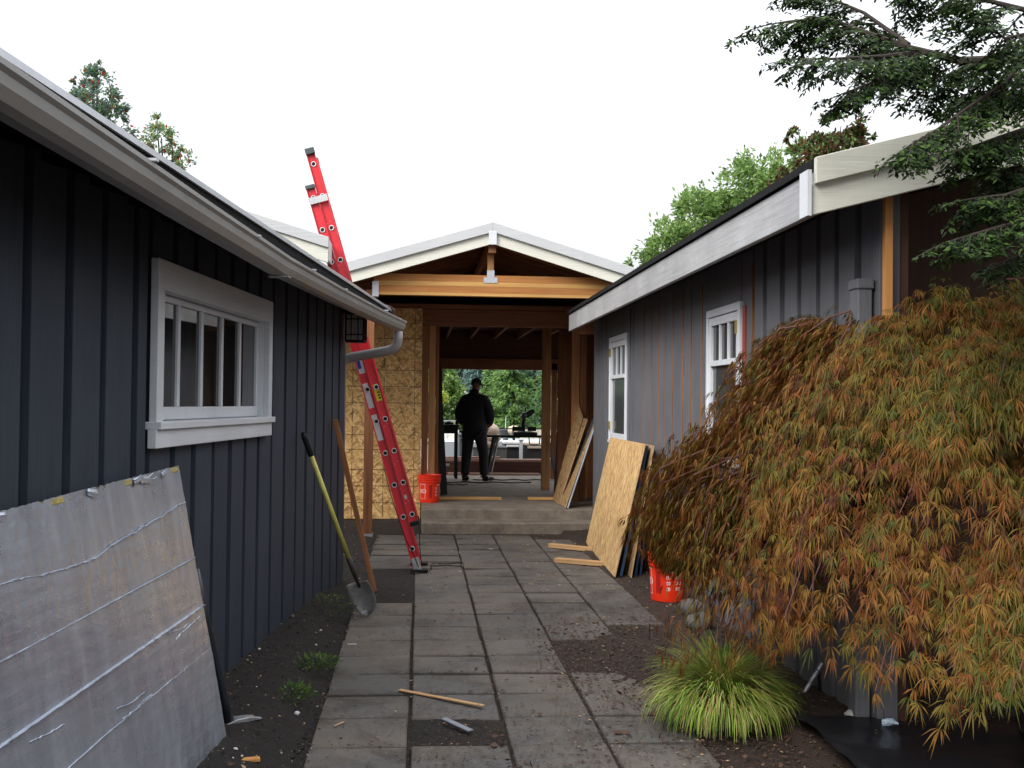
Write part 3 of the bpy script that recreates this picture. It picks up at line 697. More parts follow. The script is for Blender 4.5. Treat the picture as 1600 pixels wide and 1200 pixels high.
# ------------------------------------------------------------------ ladder (in the plane y = 10.4)
def ladder():
    ang = math.atan(.2935)
    root = thing('extension_ladder', 'red fibreglass extension ladder leaning left from the pavers up against the gable roof', 'ladder', (-.035, 10.40, .008), (0, -ang, 0))
    # local z runs up the rail, x across its web, y along the rungs
    def rail(x0, x1, z0, z1, y, side):
        mb = MB(); f = .026; d = -1 if side == 'near' else 1
        a, b = (y-.004, y) ; mb.box(x0, x1, a, b, z0, z1, 0)
        ya, yb = (y-f, y-.0041) if side == 'near' else (y+.0001, y+f)
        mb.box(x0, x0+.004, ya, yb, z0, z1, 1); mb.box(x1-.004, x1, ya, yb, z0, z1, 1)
        return mb.build('rail', [M['red'], M['red_lit']], root)
    W = .42
    rail(0, .083, .03, 3.67, 0, 'near'); rail(0, .083, .03, 3.67, W, 'far')
    rail(.086, .166, .44, 4.00, .012, 'near'); rail(.086, .166, .44, 4.00, W-.012, 'far')
    RU = .305
    def ringrung(x, z, y0, y1):
        mb = MB(); mb.tube([(x, y0-.002, z), (x, y1+.002, z)], .016, 10); r_ = mb.build('rung', M['alu'], root, smooth=True)
        mb = MB(); T = Matrix.Translation((x, y0-.005, z)) @ Matrix.Rotation(R(90), 4, 'X')
        mb.lathe([(.0175,0),(.0175,.007),(.0245,.006),(.0255,0)], 18, 0, T, closed=True)
        mb.build('collar', plain('collar_alu', (.74,.74,.73), .45, .2), r_, smooth=True)
        mb = MB(); mb.lathe([(.0001,.0045),(.0172,.0045)], 14, 0, T); mb.build('hole_shade', M['black'], r_)  # black disc on the closed rung end, the hollow's shade as colour
    z = .205
    while z < 3.6: ringrung(.043, z, 0, W); z += RU
    z = .205+RU
    while z < 3.95: ringrung(.127, z, .012, W-.012); z += RU
    # caps, guide bracket, foot
    for y in (-.03, W-.004): 
        mb = MB(); mb.box(.083, .170, y, y+.04, 3.955, 4.015); mb.build('end_cap', plain('grey_cap', (.06,.075,.075), .5), root, bevel=.006)
        mb = MB(); mb.box(-.004, .085, y, y+.04, 3.645, 3.685); mb.build('end_cap', plain('grey_cap', (.06,.075,.075), .5), root, bevel=.006)
        mb = MB(); mb.box(.083, .17, y, y+.036, .405, .445); mb.build('end_cap', M['black'], root, bevel=.006)
    mb = MB(); mb.box(-.002, .170, -.036, -.028, 3.50, 3.565); mb.build('guide_bracket', M['alu'], root, bevel=.003)
    for y in (-.028, W-.002):
        mb = MB(); mb.box(.006, .078, y, y+.03, -.0, .12); mb.box(.02, .06, y-.006, y, .02, .09)
        mb.build('foot_bracket', M['galv'], root, bevel=.004)
        mb = MB(); T = Matrix.Translation((.04, y, 0)) @ Matrix.Rotation(ang, 4, 'Y'); mb.box(-.075, .095, -.03, .06, -.012, .012, 0, T); mb.build('foot_pad', M['black'], root, bevel=.004)
    # stickers
    def sticker(x0, x1, z0, z1, mat, y=-.0048):
        mb = MB(); mb.box(x0, x1, y, y+.0006, z0, z1); return mb.build('sticker', mat, root)
    wht = plain('sticker_paper', (.62,.64,.66), .5, 0, .2, 60); blu = plain('sticker_blue', (.02,.05,.36), .5); yel = plain('sticker_yellow', (.62,.58,.02), .5)
    s1 = sticker(.012, .070, 1.885, 2.05, wht); mb = MB(); mb.box(.014, .045, -.0056, -.0049, 1.93, 2.03); mb.build('blue_panel', blu, s1)
    sticker(.010, .060, 1.555, 1.79, wht); sticker(.010, .060, 1.245, 1.49, wht)
    s2 = sticker(.098, .150, 1.60, 1.76, yel, .007); mb = MB()
    for k in range(5): mb.box(.120, .142, .0062, .0069, 1.62+k*.027, 1.634+k*.027)
    mb.build('black_text', M['black'], s2)
    sticker(.10, .125, .66, .70, plain('grey_plate', (.45,.47,.45), .4), .007)
    sticker(.098, .15, 2.52, 2.66, wht, .007)
    # rivets
    mb = MB()
    for zz in (.30,.62,1.0,1.36,2.2,2.9,3.3):
        for k in (0,.03): mb.tube([(.10+k, .005, zz+k*.6), (.10+k, .008, zz+k*.6)], .0035, 6)
    mb.build('rivet', M['alu'], root)
    # rope down the rail
    mb = MB(); P_ = [(-.006,-.02,1.0),(-.010,-.03,.75),(.0,-.035,.5),(.012,-.04,.3),(.045,-.045,.15),(.055,-.05,.03)]
    mb.tube(P_, .004, 6); mb.tube([(.170,-.01,.43),(.150,-.03,.35),(.110,-.035,.18),(.085,-.04,.03)], .004, 6); mb.build('rope', M['black'], root, smooth=True)
ladder()
mb = MB(); pts = []
for i in range(29):
    t = 2*math.pi*i/28; pts.append((.285+.16*math.cos(t), 10.82+.10*math.sin(t)*(1+.2*math.cos(t)), .010+.006*math.sin(3*t)))
pts = [(.11,10.40,.012),(.13,10.55,.01)] + pts[14:] + pts[1:15]
mb.tube(pts, .0055, 6)
tag(mb.build('rope_loop', M['black'], smooth=True), 'thin black rope loop lying on the pavers beside the ladder foot', 'rope')

# ------------------------------------------------------------------ buckets
def text_mesh(body, size, mat, name, parent, radius, phi, z, width=None, rad_fn=None):
    cu = bpy.data.curves.new('t', 'FONT'); cu.body = body; cu.size = size; cu.align_x = 'CENTER'; cu.align_y = 'CENTER'; cu.offset = size*.012
    o = bpy.data.objects.new('t', cu); COL.objects.link(o)
    dg = bpy.context.evaluated_depsgraph_get(); me = bpy.data.meshes.new_from_object(o.evaluated_get(dg))
    bpy.data.objects.remove(o)
    for v in me.vertices:
        r_ = radius if rad_fn is None else rad_fn(z+v.co.y)
        a = phi + v.co.x/radius; v.co = Vector(((r_+.0012)*math.sin(a), -(r_+.0012)*math.cos(a), z+v.co.y))
    me.materials.clear(); me.materials.append(mat)
    n = bpy.data.objects.new(name, me); COL.objects.link(n); n.parent = parent; return n
def bucket(loc, phi, label):
    root = thing('bucket', label, 'bucket', loc, (0, 0, 0), 'orange plastic buckets')
    H_, rb, rt = .37, .130, .150
    rf = lambda z: rb+(rt-rb)*z/H_
    mb = MB()
    prof = [(.001,.004),(rb-.004,.004),(rb,.0),(rb+.002,.01)]
    zz = .01
    for z, e in ((.27,0),(.272,.010),(.280,.010),(.282,.001),(.300,.001),(.302,.009),(.309,.009),(.311,.001),(.326,.001),(.328,.009),(.335,.009),(.337,.002),(.355,.002),(.357,.009),(.370,.009)): prof.append((rf(z)+e, z))
    prof += [(rt-.002,.370),(rt-.005,.36),(rb-.004,.012),(.001,.010)]
    mb.lathe(prof, 40); b = mb.build('body', M['orange'], root, smooth=True)
    m_ = b.modifiers.new('es', 'EDGE_SPLIT'); m_.split_angle = R(35)
    # printed panels: a logo frame on one side, a checklist on the other
    def patch(a0, a1, z0, z1, mat, name):
        mb = MB(); n = 8
        for i in range(n+1):
            a = a0+(a1-a0)*i/n
            for z in (z0, z1): r_ = rf(z)+.001; mb.v.append((r_*math.sin(a), -r_*math.cos(a), z))
        for i in range(n): mb.f.append((2*i, 2*i+2, 2*i+3, 2*i+1)); mb.m.append(0)
        return mb.build(name, mat, b)
    def frame(a0, a1, z0, z1, t=.004, mat=M['print'], nm='print_frame'):
        ta = t/.14
        patch(a0, a1, z0, z0+t, mat, nm); patch(a0, a1, z1-t, z1, mat, nm); patch(a0, a0+ta, z0+t, z1-t, mat, nm); patch(a1-ta, a1, z0+t, z1-t, mat, nm)
    text_mesh('MORE', .026, M['print'], 'lettering', b, .14, phi, .235, rad_fn=rf)
    for k, s in enumerate(('ALL', 'DO', 'RE')):
        z = .19-.045*k
        text_mesh(s, .038, M['print'], 'lettering', b, .14, phi+.33-.06*(k>0), z, rad_fn=rf)
        frame(phi-.40, phi-.20, z-.013, z+.013)
        text_mesh('v', .036, M['print'], 'check_mark', b, .14, phi-.29, z+.004, rad_fn=rf)
    patch(phi-1.05, phi-.75, .06, .24, M['print_dim'], 'print_panel')
    frame(phi-2.05, phi-1.42, .05, .25)
    text_mesh('XO', .075, M['print'], 'lettering', b, .14, phi-1.72, .15, rad_fn=rf)
    # wire bail resting against the side
    mb = MB(); pts = []
    for i in range(17):
        a = math.pi*i/16; pts.append(((rt+.012)*math.cos(a), .02-(rt+.02)*math.sin(a)*.98, .325-.09*math.sin(a)))
    mb2 = MB(); mb2.tube([(x, -y, z) for x, y, z in pts], .002, 5); mb2.build('handle', M['steel'], root, smooth=True)
    return root
bucket((.145, 15.13, .232), 1.0, 'orange bucket standing on the top step between the ladder and the doorway post')
bucket((1.975, 8.76, .03), .12, 'orange bucket with white checklist print on the mulch, half under the red maple')

# ------------------------------------------------------------------ leaning and lying boards
def sheet_at(name, label, cat, p_bl, p_br, lean_to, height, thick, mats, group=None, edge=None):
    """rectangular sheet whose foot runs from p_bl to p_br, leaning so that its top moves by lean_to (xy)"""
    p0, p1 = Vector(p_bl), Vector(p_br); u = (p1-p0); L = u.length; u.normalize()
    lt = Vector((lean_to[0], lean_to[1], 0)); v = (Vector((0,0,1))*math.sqrt(max(0, height**2-lt.length**2))+lt).normalized()
    n = u.cross(v).normalized()
    Mx = Matrix(((u.x,n.x,v.x,p0.x),(u.y,n.y,v.y,p0.y),(u.z,n.z,v.z,p0.z),(0,0,0,1)))
    mb = MB(); i = 0
    mb.box(0, L, 0, thick, 0, height)
    if edge: mb.m = [0, 0, 0, 1, 0, 1] if False else [1, 1, 0, 1, 0, 1]
    o = mb.build(name, mats, bevel=.0015); o.matrix_world = Mx
    tag(o, label, cat, group); return o, L
osb1, _ = sheet_at('particle_board_sheet', 'large tan particle board sheet leaning on the right house, front of the stack', 'board', (1.875,12.40,.01), (1.765,9.93,.01), (.27,.0), 1.22, .012, [osb('osb_lean', (1.10,1.03,.92), 1.10, sheet=True), wood('osb_edge', (.40,.24,.11),(.6,.42,.24),'x')], 'boards stacked against the right house', True)
dk = plain('dark_board_face', (.045,.048,.052), .8)
sheet_at('insulation_board', 'dark blue-edged insulation board right behind the front particle board', 'board', (1.93,12.30,.01), (1.835,9.98,.01), (.235,0), 1.20, .025, [dk, M['blue_foam']], 'boards stacked against the right house', True)
sheet_at('particle_board_sheet', 'particle board sheet in the middle of the leaning stack, between blue edged boards', 'board', (1.99,12.20,.01), (1.905,9.90,.01), (.20,0), 1.20, .014, [osb('osb_mid', (1,.95,.9), .8, sheet=True), wood('osb_edge', (.40,.24,.11),(.6,.42,.24),'x')], 'boards stacked against the right house', True)
sheet_at('insulation_board', 'blue edged board nearest the wall in the leaning stack beside the bucket', 'board', (2.03,12.2,.01), (1.965,9.98,.01), (.155,0), 1.16, .022, [dk, M['blue_foam']], 'boards stacked against the right house', True)
sheet_at('insulation_board', 'hindmost thin blue board of the leaning stack, touching the siding', 'board', (2.06,12.2,.01), (2.015,10.02,.01), (.125,0), 1.14, .018, [dk, M['blue_foam']], 'boards stacked against the right house', True)
def sheet_by_corners(name, label, BL, BR, TR, TL, th, mats):
    BL, BR, TR, TL = [Vector(p) for p in (BL, BR, TR, TL)]
    n = (BR-BL).cross(TL-BL).normalized()*th; mb = MB()
    v = [BL, BR, TR, TL]; base = sum(v, Vector())/4
    mb.v = [tuple(p-base) for p in v]+[tuple(p+n-base) for p in v]
    mb.f = [(0,1,2,3),(7,6,5,4),(0,4,5,1),(1,5,6,2),(2,6,7,3),(3,7,4,0)]; mb.m = [0,0,1,1,1,1]
    o = mb.build(name, mats, loc=base, bevel=.001); tag(o, label, 'board', 'sheets leaning in the doorway'); return o
om = osb('osb_strip', (1,.92,.82), .85, plane='yz'); oe = wood('osb_edge2', (.42,.27,.13),(.62,.45,.27),'z')
sheet_by_corners('particle_board_strip', 'narrow tall particle board strip leaning farthest back in the doorway', (1.86,15.42,.235),(1.875,15.10,.235),(2.21,15.05,1.40),(2.20,15.36,1.56),.012,[om,oe])
sheet_by_corners('particle_board_strip', 'short particle board strip leaning in the doorway between the tall strip and wide sheet', (1.865,15.08,.235),(1.87,14.82,.235),(2.245,14.85,1.37),(2.225,15.02,1.38),.012,[om,oe])
sheet_by_corners('particle_board_sheet', 'wide tapered particle board sheet leaning on the right of the top step', (1.87,14.80,.235),(1.885,14.28,.235),(2.30,14.45,1.40),(2.235,14.72,1.05),.012,[om,oe])
sheet_by_corners('insulation_board', 'thin white-edged board leaning outermost on the right of the top step', (1.91,14.78,.235),(1.915,14.26,.235),(2.325,14.42,1.43),(2.31,14.80,1.35),.020,[dk, plain('pale_blue_edge', (.50,.54,.62), .5)])
def stick(name, label, cat, p0, p1, wd, th, mat, up=(0,0,1), group=None, bevel=.002):
    p0, p1 = Vector(p0), Vector(p1); d = (p1-p0); L = d.length; d.normalize(); s_ = d.cross(Vector(up)).normalized(); u = s_.cross(d)
    mb = MB(); mb.box(-wd/2, wd/2, 0, L, -th/2, th/2); o = mb.build(name, mat, bevel=bevel)
    o.matrix_world = Matrix(((s_.x,d.x,u.x,p0.x),(s_.y,d.y,u.y,p0.y),(s_.z,d.z,u.z,p0.z),(0,0,0,1)))
    return tag(o, label, cat, group)
stick('lumber_offcut', 'short two by four on the pavers, farther of the pair at the particle board foot', 'lumber', (1.44,12.17,.026), (1.93,11.75,.026), .085, .042, M['fir_y'], group='two by fours on the pavers')
stick('lumber_offcut', 'short two by four on the pavers, nearer of the pair at the particle board foot', 'lumber', (1.36,11.02,.026), (1.86,10.72,.026), .085, .042, M['fir_y'], group='two by fours on the pavers')
stick('lath_strip', 'long thin pale wood lath lying across the pavers', 'lath', (-.09,6.10,.012), (.345,5.765,.012), .028, .008, M['fir_y'])
stick('shim', 'grey tapered shim lying in the dirt of the missing paver', 'shim', (.135,5.51,.022), (.26,5.315,.016), .034, .006, plain('grey_shim', (.20,.21,.25), .5))
stick('timber_stake', 'reddish timber stud leaning against the corner of the blue-grey house', 'stake', (-.355,9.36,.0), wl(.045,-.70,1.42), .042, .034, wood('stake_wood', (.24,.085,.03),(.42,.18,.075),'y'), up=(0,1,0))
# silver foil faced foam board
def foil_board():
    L, Hh = 2.44, 1.235
    a = Vector(wl(.275, -4.83, .05)); u = (wl(.275, -5.9, .022)-a).normalized()       # runs toward the camera
    top = wl(.050, -4.93, 1.268); v = (top-a); v = (v-u*v.dot(u)).normalized(); u = -u
    n = u.cross(v).normalized(); o0 = a-u*L
    if n.x < 0: n = -n
    Mx = Matrix(((u.x,n.x,v.x,o0.x),(u.y,n.y,v.y,o0.y),(u.z,n.z,v.z,o0.z),(0,0,0,1)))
    root = thing('foil_foam_board', 'big silver foil faced foam board leaning on the blue-grey house wall in the foreground', 'insulation board'); root.matrix_world = Mx
    T = .045; mb = MB(); nx_, nz_ = 122, 62
    prof = [Hh-.004*abs(hsh(np.float64(i*.9), np.float64(3.)))-(.012 if random.random() < .08 else 0) for i in range(nx_+1)]
    for i in range(nx_+1):
        for j in range(nz_+1):
            x = L*i/nx_; z = prof[i]*j/nz_
            y = T + .004*math.sin(x*3.1+z*2)*math.sin(z*5)+.0015*hsh(np.float64(x*4), np.float64(z*6))
            mb.v.append((x, float(y), z))
    for i in range(nx_):
        for j in range(nz_):
            k = i*(nz_+1)+j; mb.f.append((k, k+nz_+1, k+nz_+2, k+1)); mb.m.append(0)
    # a few straight and torn creases standing up from the foil
    def crease(zf, h, wd, x0=0, x1=L, step=.02, jag=0.):
        N = int((x1-x0)/step); b0 = len(mb.v)
        dz = 0
        for i in range(N+1):
            x = x0+(x1-x0)*i/N; dz += random.uniform(-jag, jag); dz *= .97; z = zf(x)+dz; hh = h*random.uniform(.6, 1.2)
            mb.v += [(x, T+.001, z-wd), (x, T+.003+hh, z), (x, T+.001, z+wd*.8)]
        for i in range(N):
            for q in (0, 1):
                k = b0+i*3+q; mb.f.append((k, k+3, k+4, k+1)); mb.m.append(0)
    crease(lambda x: .605-.0*x, .010, .006)
    crease(lambda x: .82, .004, .004)
    crease(lambda x: 1.03+.030*math.sin(x*2.2+2), .006, .004, jag=.0035)
    crease(lambda x: .40+.02*math.sin(x), .002, .003, jag=.001)
    for k in range(8):
        x0 = random.uniform(.3, 2.2); z0 = random.uniform(.08, .62); L_ = random.uniform(.06, .35); sl = random.uniform(-.1,.1)
        crease(lambda x, z0=z0, sl=sl, x0=x0: z0+sl*(x-x0), random.uniform(.0008,.002), .003, x0, min(L, x0+L_), .015, .003)
    mb.build('foil_face', M['foil'], root, smooth=False)
    mb = MB(); mb.box(0, L, 0, T-.012, 0, Hh-.008); mb.build('foam_core', plain('yellow_foam', (.36,.29,.13), .85, 0, .35, 30, .4), root)
    # torn curls of foil along the top edge
    for x0 in (.62,.70,1.41,1.86,1.93,2.01,2.19):
        mb = MB(); w_ = random.uniform(.05, .12); b0 = len(mb.v); N = 6
        for i in range(N+1):
            t = i/N; a_ = t*random.uniform(1.8, 3.4)
            for e in (0, 1): mb.v.append((x0+w_*e+.012*math.sin(i*2+e), T+.002+.008*math.sin(a_)+.003*e, Hh-.006-.028*t*random.uniform(.7,1.2)+.010*math.sin(x0*37+e*2)))
        for i in range(N): k = b0+2*i; mb.f.append((k, k+1, k+3, k+2)); mb.m.append(0)
        mb.build('torn_foil', M['foil'], root)
    for x0, w_ in ((2.33,.09),(1.78,.07),(1.12,.10)):
        mb = MB(); mb.box(x0, x0+w_, T-.012, T+.003, Hh-.030, Hh-.002); mb.build('exposed_foam', plain('foam_scrap', (.42,.33,.12), .9, 0, .4, 60, .6), root, bevel=.006)
foil_board()
# shovel
def shovel():
    tip = Vector((-.35, 8.30, .012)); top = Vector(wl(.055, -2.01, 1.345))
    d = (top-tip).normalized(); L = (top-tip).length
    x = d.cross(Vector((-.35,-.94,.35))).normalized(); y = x.cross(d)
    root = thing('shovel', 'round point shovel with yellow shaft and black grip leaning on the blue-grey wall', 'shovel')
    root.matrix_world = Matrix(((x.x,y.x,d.x,tip.x),(x.y,y.y,d.y,tip.y),(x.z,y.z,d.z,tip.z),(0,0,0,1)))
    mb = MB(); mb.tube([(0,0,.46),(0,0,L-.17)], .017, 12); mb.build('shaft', plain('yellow_fibreglass', (.62,.56,.13), .4), root, smooth=True)
    mb = MB(); mb.tube([(0,0,L-.18),(0,0,L-.16),(0,0,L-.03),(0,0,L)], [.019,.021,.021,.014], 12); mb.build('grip', M['black'], root, smooth=True)
    mb = MB(); mb.tube([(0,0,.47),(0,.0,.36),(0,-.008,.22)], [.021,.019,.012], 10); mb.build('socket', plain('rusty_socket', (.05,.04,.035), .6, .3), root, smooth=True)
    mb = MB(); N = 12; K = 8
    for i in range(N+1):
        t = i/N; z = .27*t; hw = .098*math.sqrt(max(0, 1-(1-min(1, t*1.55))**2.4)) if t < .65 else .098-(.012*(t-.65)/.35)
        hw = max(hw, .002)
        for j in range(K+1):
            s_ = -1+2*j/K; mb.v.append((hw*s_, .028*(s_*s_)-.016*math.sin(t*3), z))
    for i in range(N):
        for j in range(K): k = i*(K+1)+j; mb.f.append((k, k+1, k+K+2, k+K+1)); mb.m.append(0)
    o = mb.build('blade', plain('shovel_steel', (.30,.29,.29), .5, .35, .3, 18), root, smooth=True); s_ = o.modifiers.new('s', 'SOLIDIFY'); s_.thickness = .003
shovel()
def mattock():
    head = Vector((-.855, 5.30, .055)); top = Vector(wl(.15, -4.78, .80))
    d = (top-head).normalized(); a = Vector((.9,.42,.28)).normalized(); a = (a-d*a.dot(d)).normalized(); b = d.cross(a)
    root = thing('mattock', 'mattock with black handle resting head down behind the foil board', 'mattock')
    root.matrix_world = Matrix(((a.x,b.x,d.x,head.x),(a.y,b.y,d.y,head.y),(a.z,b.z,d.z,head.z),(0,0,0,1)))
    mb = MB(); mb.tube([(0,0,-.03),(0,0,.12),(0,0,.5),(0,0,(top-head).length)], [.026,.021,.018,.020], 10); mb.build('handle', plain('black_handle', (.012,.016,.022), .35), root, smooth=True)
    mb = MB(); pr = [(-.14,-.038),(-.09,-.012),(-.03,.004),(.03,.010),(.09,.004),(.15,-.020)]; hw = [.034,.026,.026,.028,.018,.006]; th = [.004,.010,.02,.02,.012,.004]
    for (x, z), w_, t_ in zip(pr, hw, th): mb.v += [(x,-w_,z-t_),(x,w_,z-t_),(x,w_,z+t_),(x,-w_,z+t_)]
    for k in range(5):
        for e in range(4): e2 = (e+1) % 4; mb.f.append((k*4+e, k*4+e2, k*4+4+e2, k*4+4+e)); mb.m.append(0)
    mb.f += [(3,2,1,0),(20,21,22,23)]; mb.m += [0,0]
    mb.build('head', M['steel'], root, bevel=.003)
mattock()

# ------------------------------------------------------------------ weeping laceleaf maple
def maple():
    root = thing('japanese_maple', 'weeping laceleaf maple, a mound of drooping orange, red and green feathery leaves', 'tree', (2.80, 4.9, 0))
    C0 = np.array([2.55, 5.15, .0]); O = np.array([2.80, 4.9, 0])
    def surf(th, ph, k):
        # th from the top (0) to the hem (pi/2), ph azimuth
        ct, st = np.cos(th), np.sin(th); c, s = np.cos(ph), np.sin(ph)
        rx = 1.50; ry = np.where(s > 0, 2.08, 1.25); rz = 2.18
        e = .97
        x = C0[0]+rx*k*(np.abs(st)**e)*c; y = C0[1]+ry*k*(np.abs(st)**e)*s; z = .16+(rz-.16)*(.55+.45*k)*(np.abs(ct)**1.0)
        z = z+.24*sm(5.3, 6.9, y)*np.clip((z-.5)*1.5, 0, 1); f = .76+.27*sm(4.9, 6.2, y); x = np.where(x < C0[0], C0[0]-(C0[0]-x)*f, x)
        return np.stack([x, y, z], -1)
    P, D, N_, S = [], [], [], []
    r = np.random.default_rng(11)
    ns = 1250
    for i in range(ns+330):
        ph = r.uniform(-math.pi, math.pi) if i < ns else r.uniform(.50, .86)*math.pi; tier = r.integers(0, 6)
        th0 = .01+.235*tier+.13*math.sin(3*ph+tier*1.9)+.05*math.sin(7*ph+tier)+r.normal(0, .035); th0 = max(.0, th0)
        if r.random() > (.25+.75*math.sin(min(1.5, th0+.25)))*1.1: continue
        ln = r.uniform(.27, .44); k0 = .70+.07*math.sin(5*ph+tier*2.3)+r.normal(0, .025); nL = int(r.uniform(34, 60)*(.8+ln))
        t = np.sort(r.uniform(0, 1, nL)**.8); dph = r.normal(0, .10)
        th = th0+ln*t; kk = k0+.31*np.sin(t*1.6); wv = r.normal(0, 1, nL)*.050*(.35+t)
        rad = np.maximum(.30, np.sin(th))
        p = surf(np.minimum(th, 1.50), ph+(dph*t+wv)/rad, kk)
        p[:, 2] -= .16*t**3 + r.uniform(0, .05, nL); p += r.normal(0, .014, (nL, 3))
        q = surf(np.minimum(th+.08, 1.56), ph+dph*t/rad, kk+.04*(1-t)); d = unit(q-surf(np.minimum(th, 1.48), ph+dph*t/rad, kk)); d[:, 2] -= .25+.9*t**2
        outw = unit(p-(C0+np.array([0, 0, .5])))
        P.append(p); D.append(unit(d+outw*.30)); N_.append(unit(outw+np.array([0, 0, .5]))); S.append(np.full(nL, i))
    # side tongues reaching low in front and to the left, with dark hollows between them
    P = np.concatenate(P); D = np.concatenate(D); N_ = np.concatenate(N_); S = np.concatenate(S)
    hem = .45+.12*np.sin(P[:, 0]*5.0+P[:, 1]*2.3)+.08*np.sin(P[:, 1]*6.1+P[:, 0]*3)+np.clip((P[:, 1]-5.4)*.16, 0, .16)+.04*sm(1.7, 2.3, P[:, 0])-.10*sm(2.2, 2.6, P[:, 0])
    hem = np.where((P[:, 0] < 1.66) & (P[:, 1] > 5.5), np.maximum(hem, .74-.10*np.sin(P[:, 0]*19)), hem)
    keep = (P[:, 2] > hem) & ~((P[:, 0] > 2.10) & (P[:, 1] > 5.02)) & (P[:, 0] < 4.2)
    # hollows
    hol = np.sin(P[:, 0]*3.7+P[:, 2]*5.3+.4)*np.sin(P[:, 1]*2.9-P[:, 2]*4.7+1.1)
    keep &= ~((hol > .50) & (r.random(len(P)) < .62) & (P[:, 2] < 1.75))
    P, D, N_, S = P[keep], D[keep], N_[keep], S[keep]
    m_ = 9000; th = r.uniform(0, 1.42, m_); p = surf(th, r.uniform(-math.pi, math.pi, m_), r.uniform(.50, .68, m_)); p = p[(p[:, 2] > .55+.15*(p[:, 0] > 1.8)) & ~((p[:, 0] > 2.1) & (p[:, 1] > 5.02))]
    P = np.concatenate([P, p]); D = np.concatenate([D, unit(p-C0-np.array([0, 0, .8]))]); N_ = np.concatenate([N_, unit(p-C0)]); S = np.concatenate([S, np.full(len(p), -1)])
    n = len(P); nl = 9; D = unit(D+r.normal(0, .30, (n, 3)))
    side = unit(np.cross(D, N_))
    ang = np.linspace(-1.15, 1.15, nl)[None, :]*r.uniform(.55, 1.1, n)[:, None]+r.normal(0, .20, (n, nl))
    Ls = (r.uniform(.045, .115, n)[:, None]*(1-.42*np.abs(np.linspace(-1, 1, nl)))[None, :])*r.uniform(.55, 1.15, (n, nl))
    d = D[:, None, :]*np.cos(ang)[..., None]+side[:, None, :]*np.sin(ang)[..., None]
    d[..., 2] -= r.uniform(.0, .45, (n, nl)); d = unit(d)
    c = np.repeat(P[:, None, :], nl, 1)+d*.006
    nn = np.repeat(N_[:, None, :], nl, 1)+r.normal(0, .35, (n, nl, 3))
    # own colour of the leaves: redder on the left and outside tips, greener inside and to the right
    cval = .40+(P[:, 0]-1.35)*.28 + .22*np.sin(S*1.7) + .14*np.sin(P[:, 1]*3+P[:, 2]*4) + r.normal(0, .30, n)
    cs = np.array([-.20, .12, .42, .66, .92]); mi = np.searchsorted(cs, cval); mi = np.repeat(mi[:, None], nl, 1)
    mi = np.where(r.random((n, nl)) < .12, r.integers(0, 6, (n, nl)), mi)
    mats = [leafmat('leaf_purple', (.070,.020,.016)), leafmat('leaf_red', (.130,.038,.014)), leafmat('leaf_rust', (.180,.066,.016)), leafmat('leaf_orange_green', (.200,.100,.020)), leafmat('leaf_olive', (.145,.112,.020)), leafmat('leaf_green', (.075,.086,.019))]
    leaves('foliage', c.reshape(-1, 3)-O, d.reshape(-1, 3), nn.reshape(-1, 3), Ls.ravel(), r.uniform(.0032, .0062, n*nl), mats, mi.ravel(), root, droop=.22)
    # thin red-brown twigs that carry the sprays
    mb = MB()
    for i in range(0, ns+330, 3):
        pp = P[S == i]
        if len(pp) < 8: continue
        a, b, c_ = pp[0], pp[len(pp)//2], pp[-1]; mb.tube([a-O, (a+b)/2-O+np.array([0,0,.02]), b-O, c_-O], [.006, .005, .004, .002], 4)
    mb.build('twigs', plain('twig', (.10,.035,.025), .7), root)
    mb = MB(); mb.tube([(0,0,-.05),(.05,.02,.3),(-.02,.06,.7),(.05,.1,1.1)], [.085,.07,.06,.05], 10)
    for k in range(9):
        a = k*.7+.3; L = r.uniform(.6, .85); s_ = 1.35 if math.sin(a) > 0 else 1.0
        e = (L*.9*math.cos(a)*.9, L*math.sin(a)*s_)
        if e[0] < 3 and not (e[1] > .3 and e[0] > -.35): mb.tube([(.0,.06,.6+.05*k),(e[0]*.35,e[1]*.35,1.15+.05*k),(e[0]*.7,e[1]*.7,1.42),(e[0],e[1],1.30)], [.03,.02,.012,.006], 6)
    mb.build('trunk', M['bark'], root, smooth=True)
maple()

